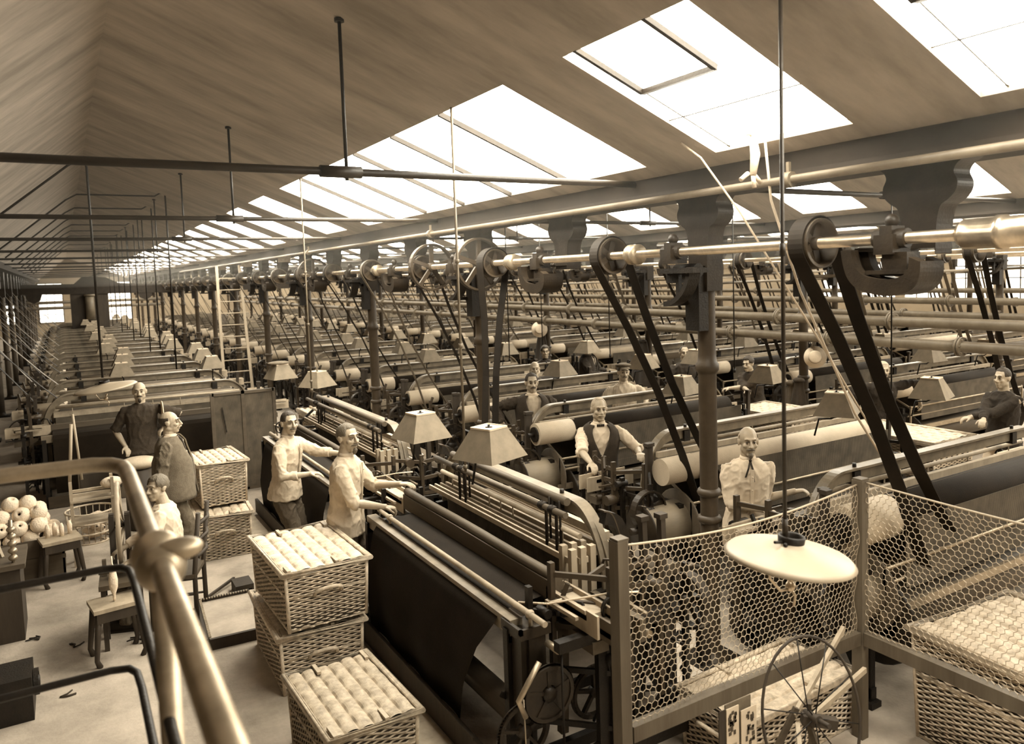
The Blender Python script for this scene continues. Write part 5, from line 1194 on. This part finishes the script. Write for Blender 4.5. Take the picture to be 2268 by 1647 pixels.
person('bald man in a dark short sleeved shirt facing us before the wide loom', .76, 11.0, (-.12, -1), 1.72, hands=((.56, 10.95, .93), (1.0, 10.92, 1.12)), shirt='wool_dark', sleeve=.95, hair='bald', beard=1, hem=.82, collar=False, trousers='tweed', pole=((.6, -.5, -.2), (-.9, -.2, 0)))
q = empty('wooden_disc', (.99, 10.9, 1.30), 'pale thin disc held upright beside the bald man in the dark shirt', 'disc'); MB().lathe([(.001, -.012), (.16, -.006), (.165, 0), (.16, .006), (.001, .012)], 32, (0, 0, 0), 'X', sy=1.0).build('plate', 'linen', q)
person('stout balding man in a worn jacket seen in profile beside the far hampers', .86, 8.75, (.97, -.30), 1.63, stout=1.22, lean=-.03, jacket='tweed', shirt='linen', sleeve=1.9, hair='bald', hairm='hair_dark', mous='hair_grey', tie='neck', trousers='tweed', near=True, hands=((.80, 8.62, .82), None), feet=((.10, .05), (-.10, -.10)))
person('boy in a white shirt seated on the chair, winding yarn', .68, 7.38, (-.88, .30), 1.56, sit=.455, lean=.12, head=(.95, .05), hands=((.30, 7.48, .68), (.34, 7.22, .64)), shirt='linen', sleeve=1.8, hair='full', hairm='hair_mid', mous=None, near=True, hem=.90, trousers='trouser', collar=False)
person('white moustached man in a dark waistcoat standing between looms', 4.46, 6.28, (-.45, -1), 1.68, lean=.06, head=(.05, .02), hands=((4.10, 5.90, 1.13), (4.62, 5.84, 1.16)), vest='wool_dark', shirt='linen', sleeve=1.02, hair='thin', hairm='hair_grey', mous='hair_grey', tie='bow', near=True)
person('bald man in a white shirt with hanging ribbon tie at the pale roller loom', 4.56, 4.40, (-.50, -.86), 1.66, lean=.08, head=(-.05, .03), hands=((4.50, 4.16, 1.04), (4.90, 4.22, 1.10)), shirt='linen', sleeve=1.08, hair='bald', hairm='hair_grey', mous='hair_mid', beard=1, tie='ribbon', near=True, pole=((1.0, -.2, -.8), (-.55, -.2, -1)))
person('man in a flat cap and striped shirt standing behind a dark roller', 6.28, 8.25, (-.45, -1), 1.70, hands=((6.02, 8.1, 1.1), (6.50, 8.08, 1.1)), shirt='striped_shirt', sleeve=1.1, cap=True, mous='hair_mid', hair='short')
person('moustached man in a dark open jacket with one hand on his hip', 4.80, 8.15, (-.35, -1), 1.72, jacket='wool_dark', shirt='linen_dim', hands=((4.40, 8.15, 1.12), (5.1, 7.95, 1.2)), hair='short', pole=((.9, -.5, .3), (-.6, -.5, -.5)))
person('old man with a long white beard looking over a loom', 6.02, 10.1, (-.5, -1), 1.60, shirt='wool_dark', sleeve=1.9, hair='bald', hairm='hair_grey', mous='hair_grey', beard=2.4, collar=False)
person('boy in a dark jersey with folded hands below the straw hat', 7.32, 11.9, (-.5, -1), 1.64, shirt='wool_black', sleeve=1.9, hair='full', mous=None, hands=((7.1, 11.7, 1.08), (7.3, 11.68, 1.1)), collar=True)
person('balding man in a black coat holding boards, turned sideways', 7.92, 11.45, (.55, -.80), 1.72, jacket='wool_black', shirt='linen', hair='bald', hairm='hair_mid', mous=None, hands=((8.05, 11.1, 1.12), (8.25, 11.25, 1.15)), tie='neck')
tag(MB().box((8.25, 11.08, 1.17), (.30, .10, .03), Matrix.Rotation(.3, 3, 'Y')).build('wooden_board', 'wood_pale'), 'small pale board held by the man in the black coat', 'board')
person('man in a black jersey holding his hands before his chest', 8.44, 9.46, (-.6, -1), 1.70, shirt='wool_black', sleeve=1.2, hair='thin', hands=((8.15, 9.25, 1.20), (8.60, 9.18, 1.22)), trousers='linen_dim', collar=True)
person('dark haired man in profile reaching over his loom to the left', 8.86, 8.35, (-1, -.25), 1.62, lean=.28, shirt='wool_dark', sleeve=1.15, hair='full', hands=((8.45, 8.1, 1.12), (8.42, 8.45, 1.12)), collar=True)
person('grey haired man leaning forward with both elbows out behind a hamper', 9.0, 6.30, (-.8, -1), 1.66, lean=.12, shirt='wool_black', sleeve=1.9, hair='short', hairm='hair_grey', hands=((8.55, 6.25, 1.15), (9.35, 5.98, 1.12)), pole=((.9, -.2, .4), (-.9, -.2, .4)), collar=False)
person('man in dark jersey and pale trousers in profile near the right edge', 8.98, 4.72, (-1, .1), 1.70, shirt='wool_black', sleeve=1.9, hair='short', mous=None, hands=((8.52, 4.70, 1.15), (8.55, 4.95, 1.12)), trousers='linen', collar=False)
# ------------------------------------------------------------------ added haze volume imitating halation around the roof lights
vm = bpy.data.materials.new('glow_haze'); vm.use_nodes = True; vm.node_tree.nodes.clear()
vo = vm.node_tree.nodes.new('ShaderNodeOutputMaterial'); vs_ = vm.node_tree.nodes.new('ShaderNodeVolumeScatter')
vs_.inputs['Color'].default_value = (1, .95, .84, 1); vs_.inputs['Density'].default_value = .0045; vs_.inputs['Anisotropy'].default_value = .45
vm.node_tree.links.new(vs_.outputs[0], vo.inputs['Volume']); MATS['glow_haze'] = vm
MB().bb(-8.8, GX[-1], -3.8, YEND - .2, 2.97, 4.88).build('glow_haze', 'glow_haze', label='thin added haze under the roof imitating glow around the roof lights', cat='haze', kind='stuff')
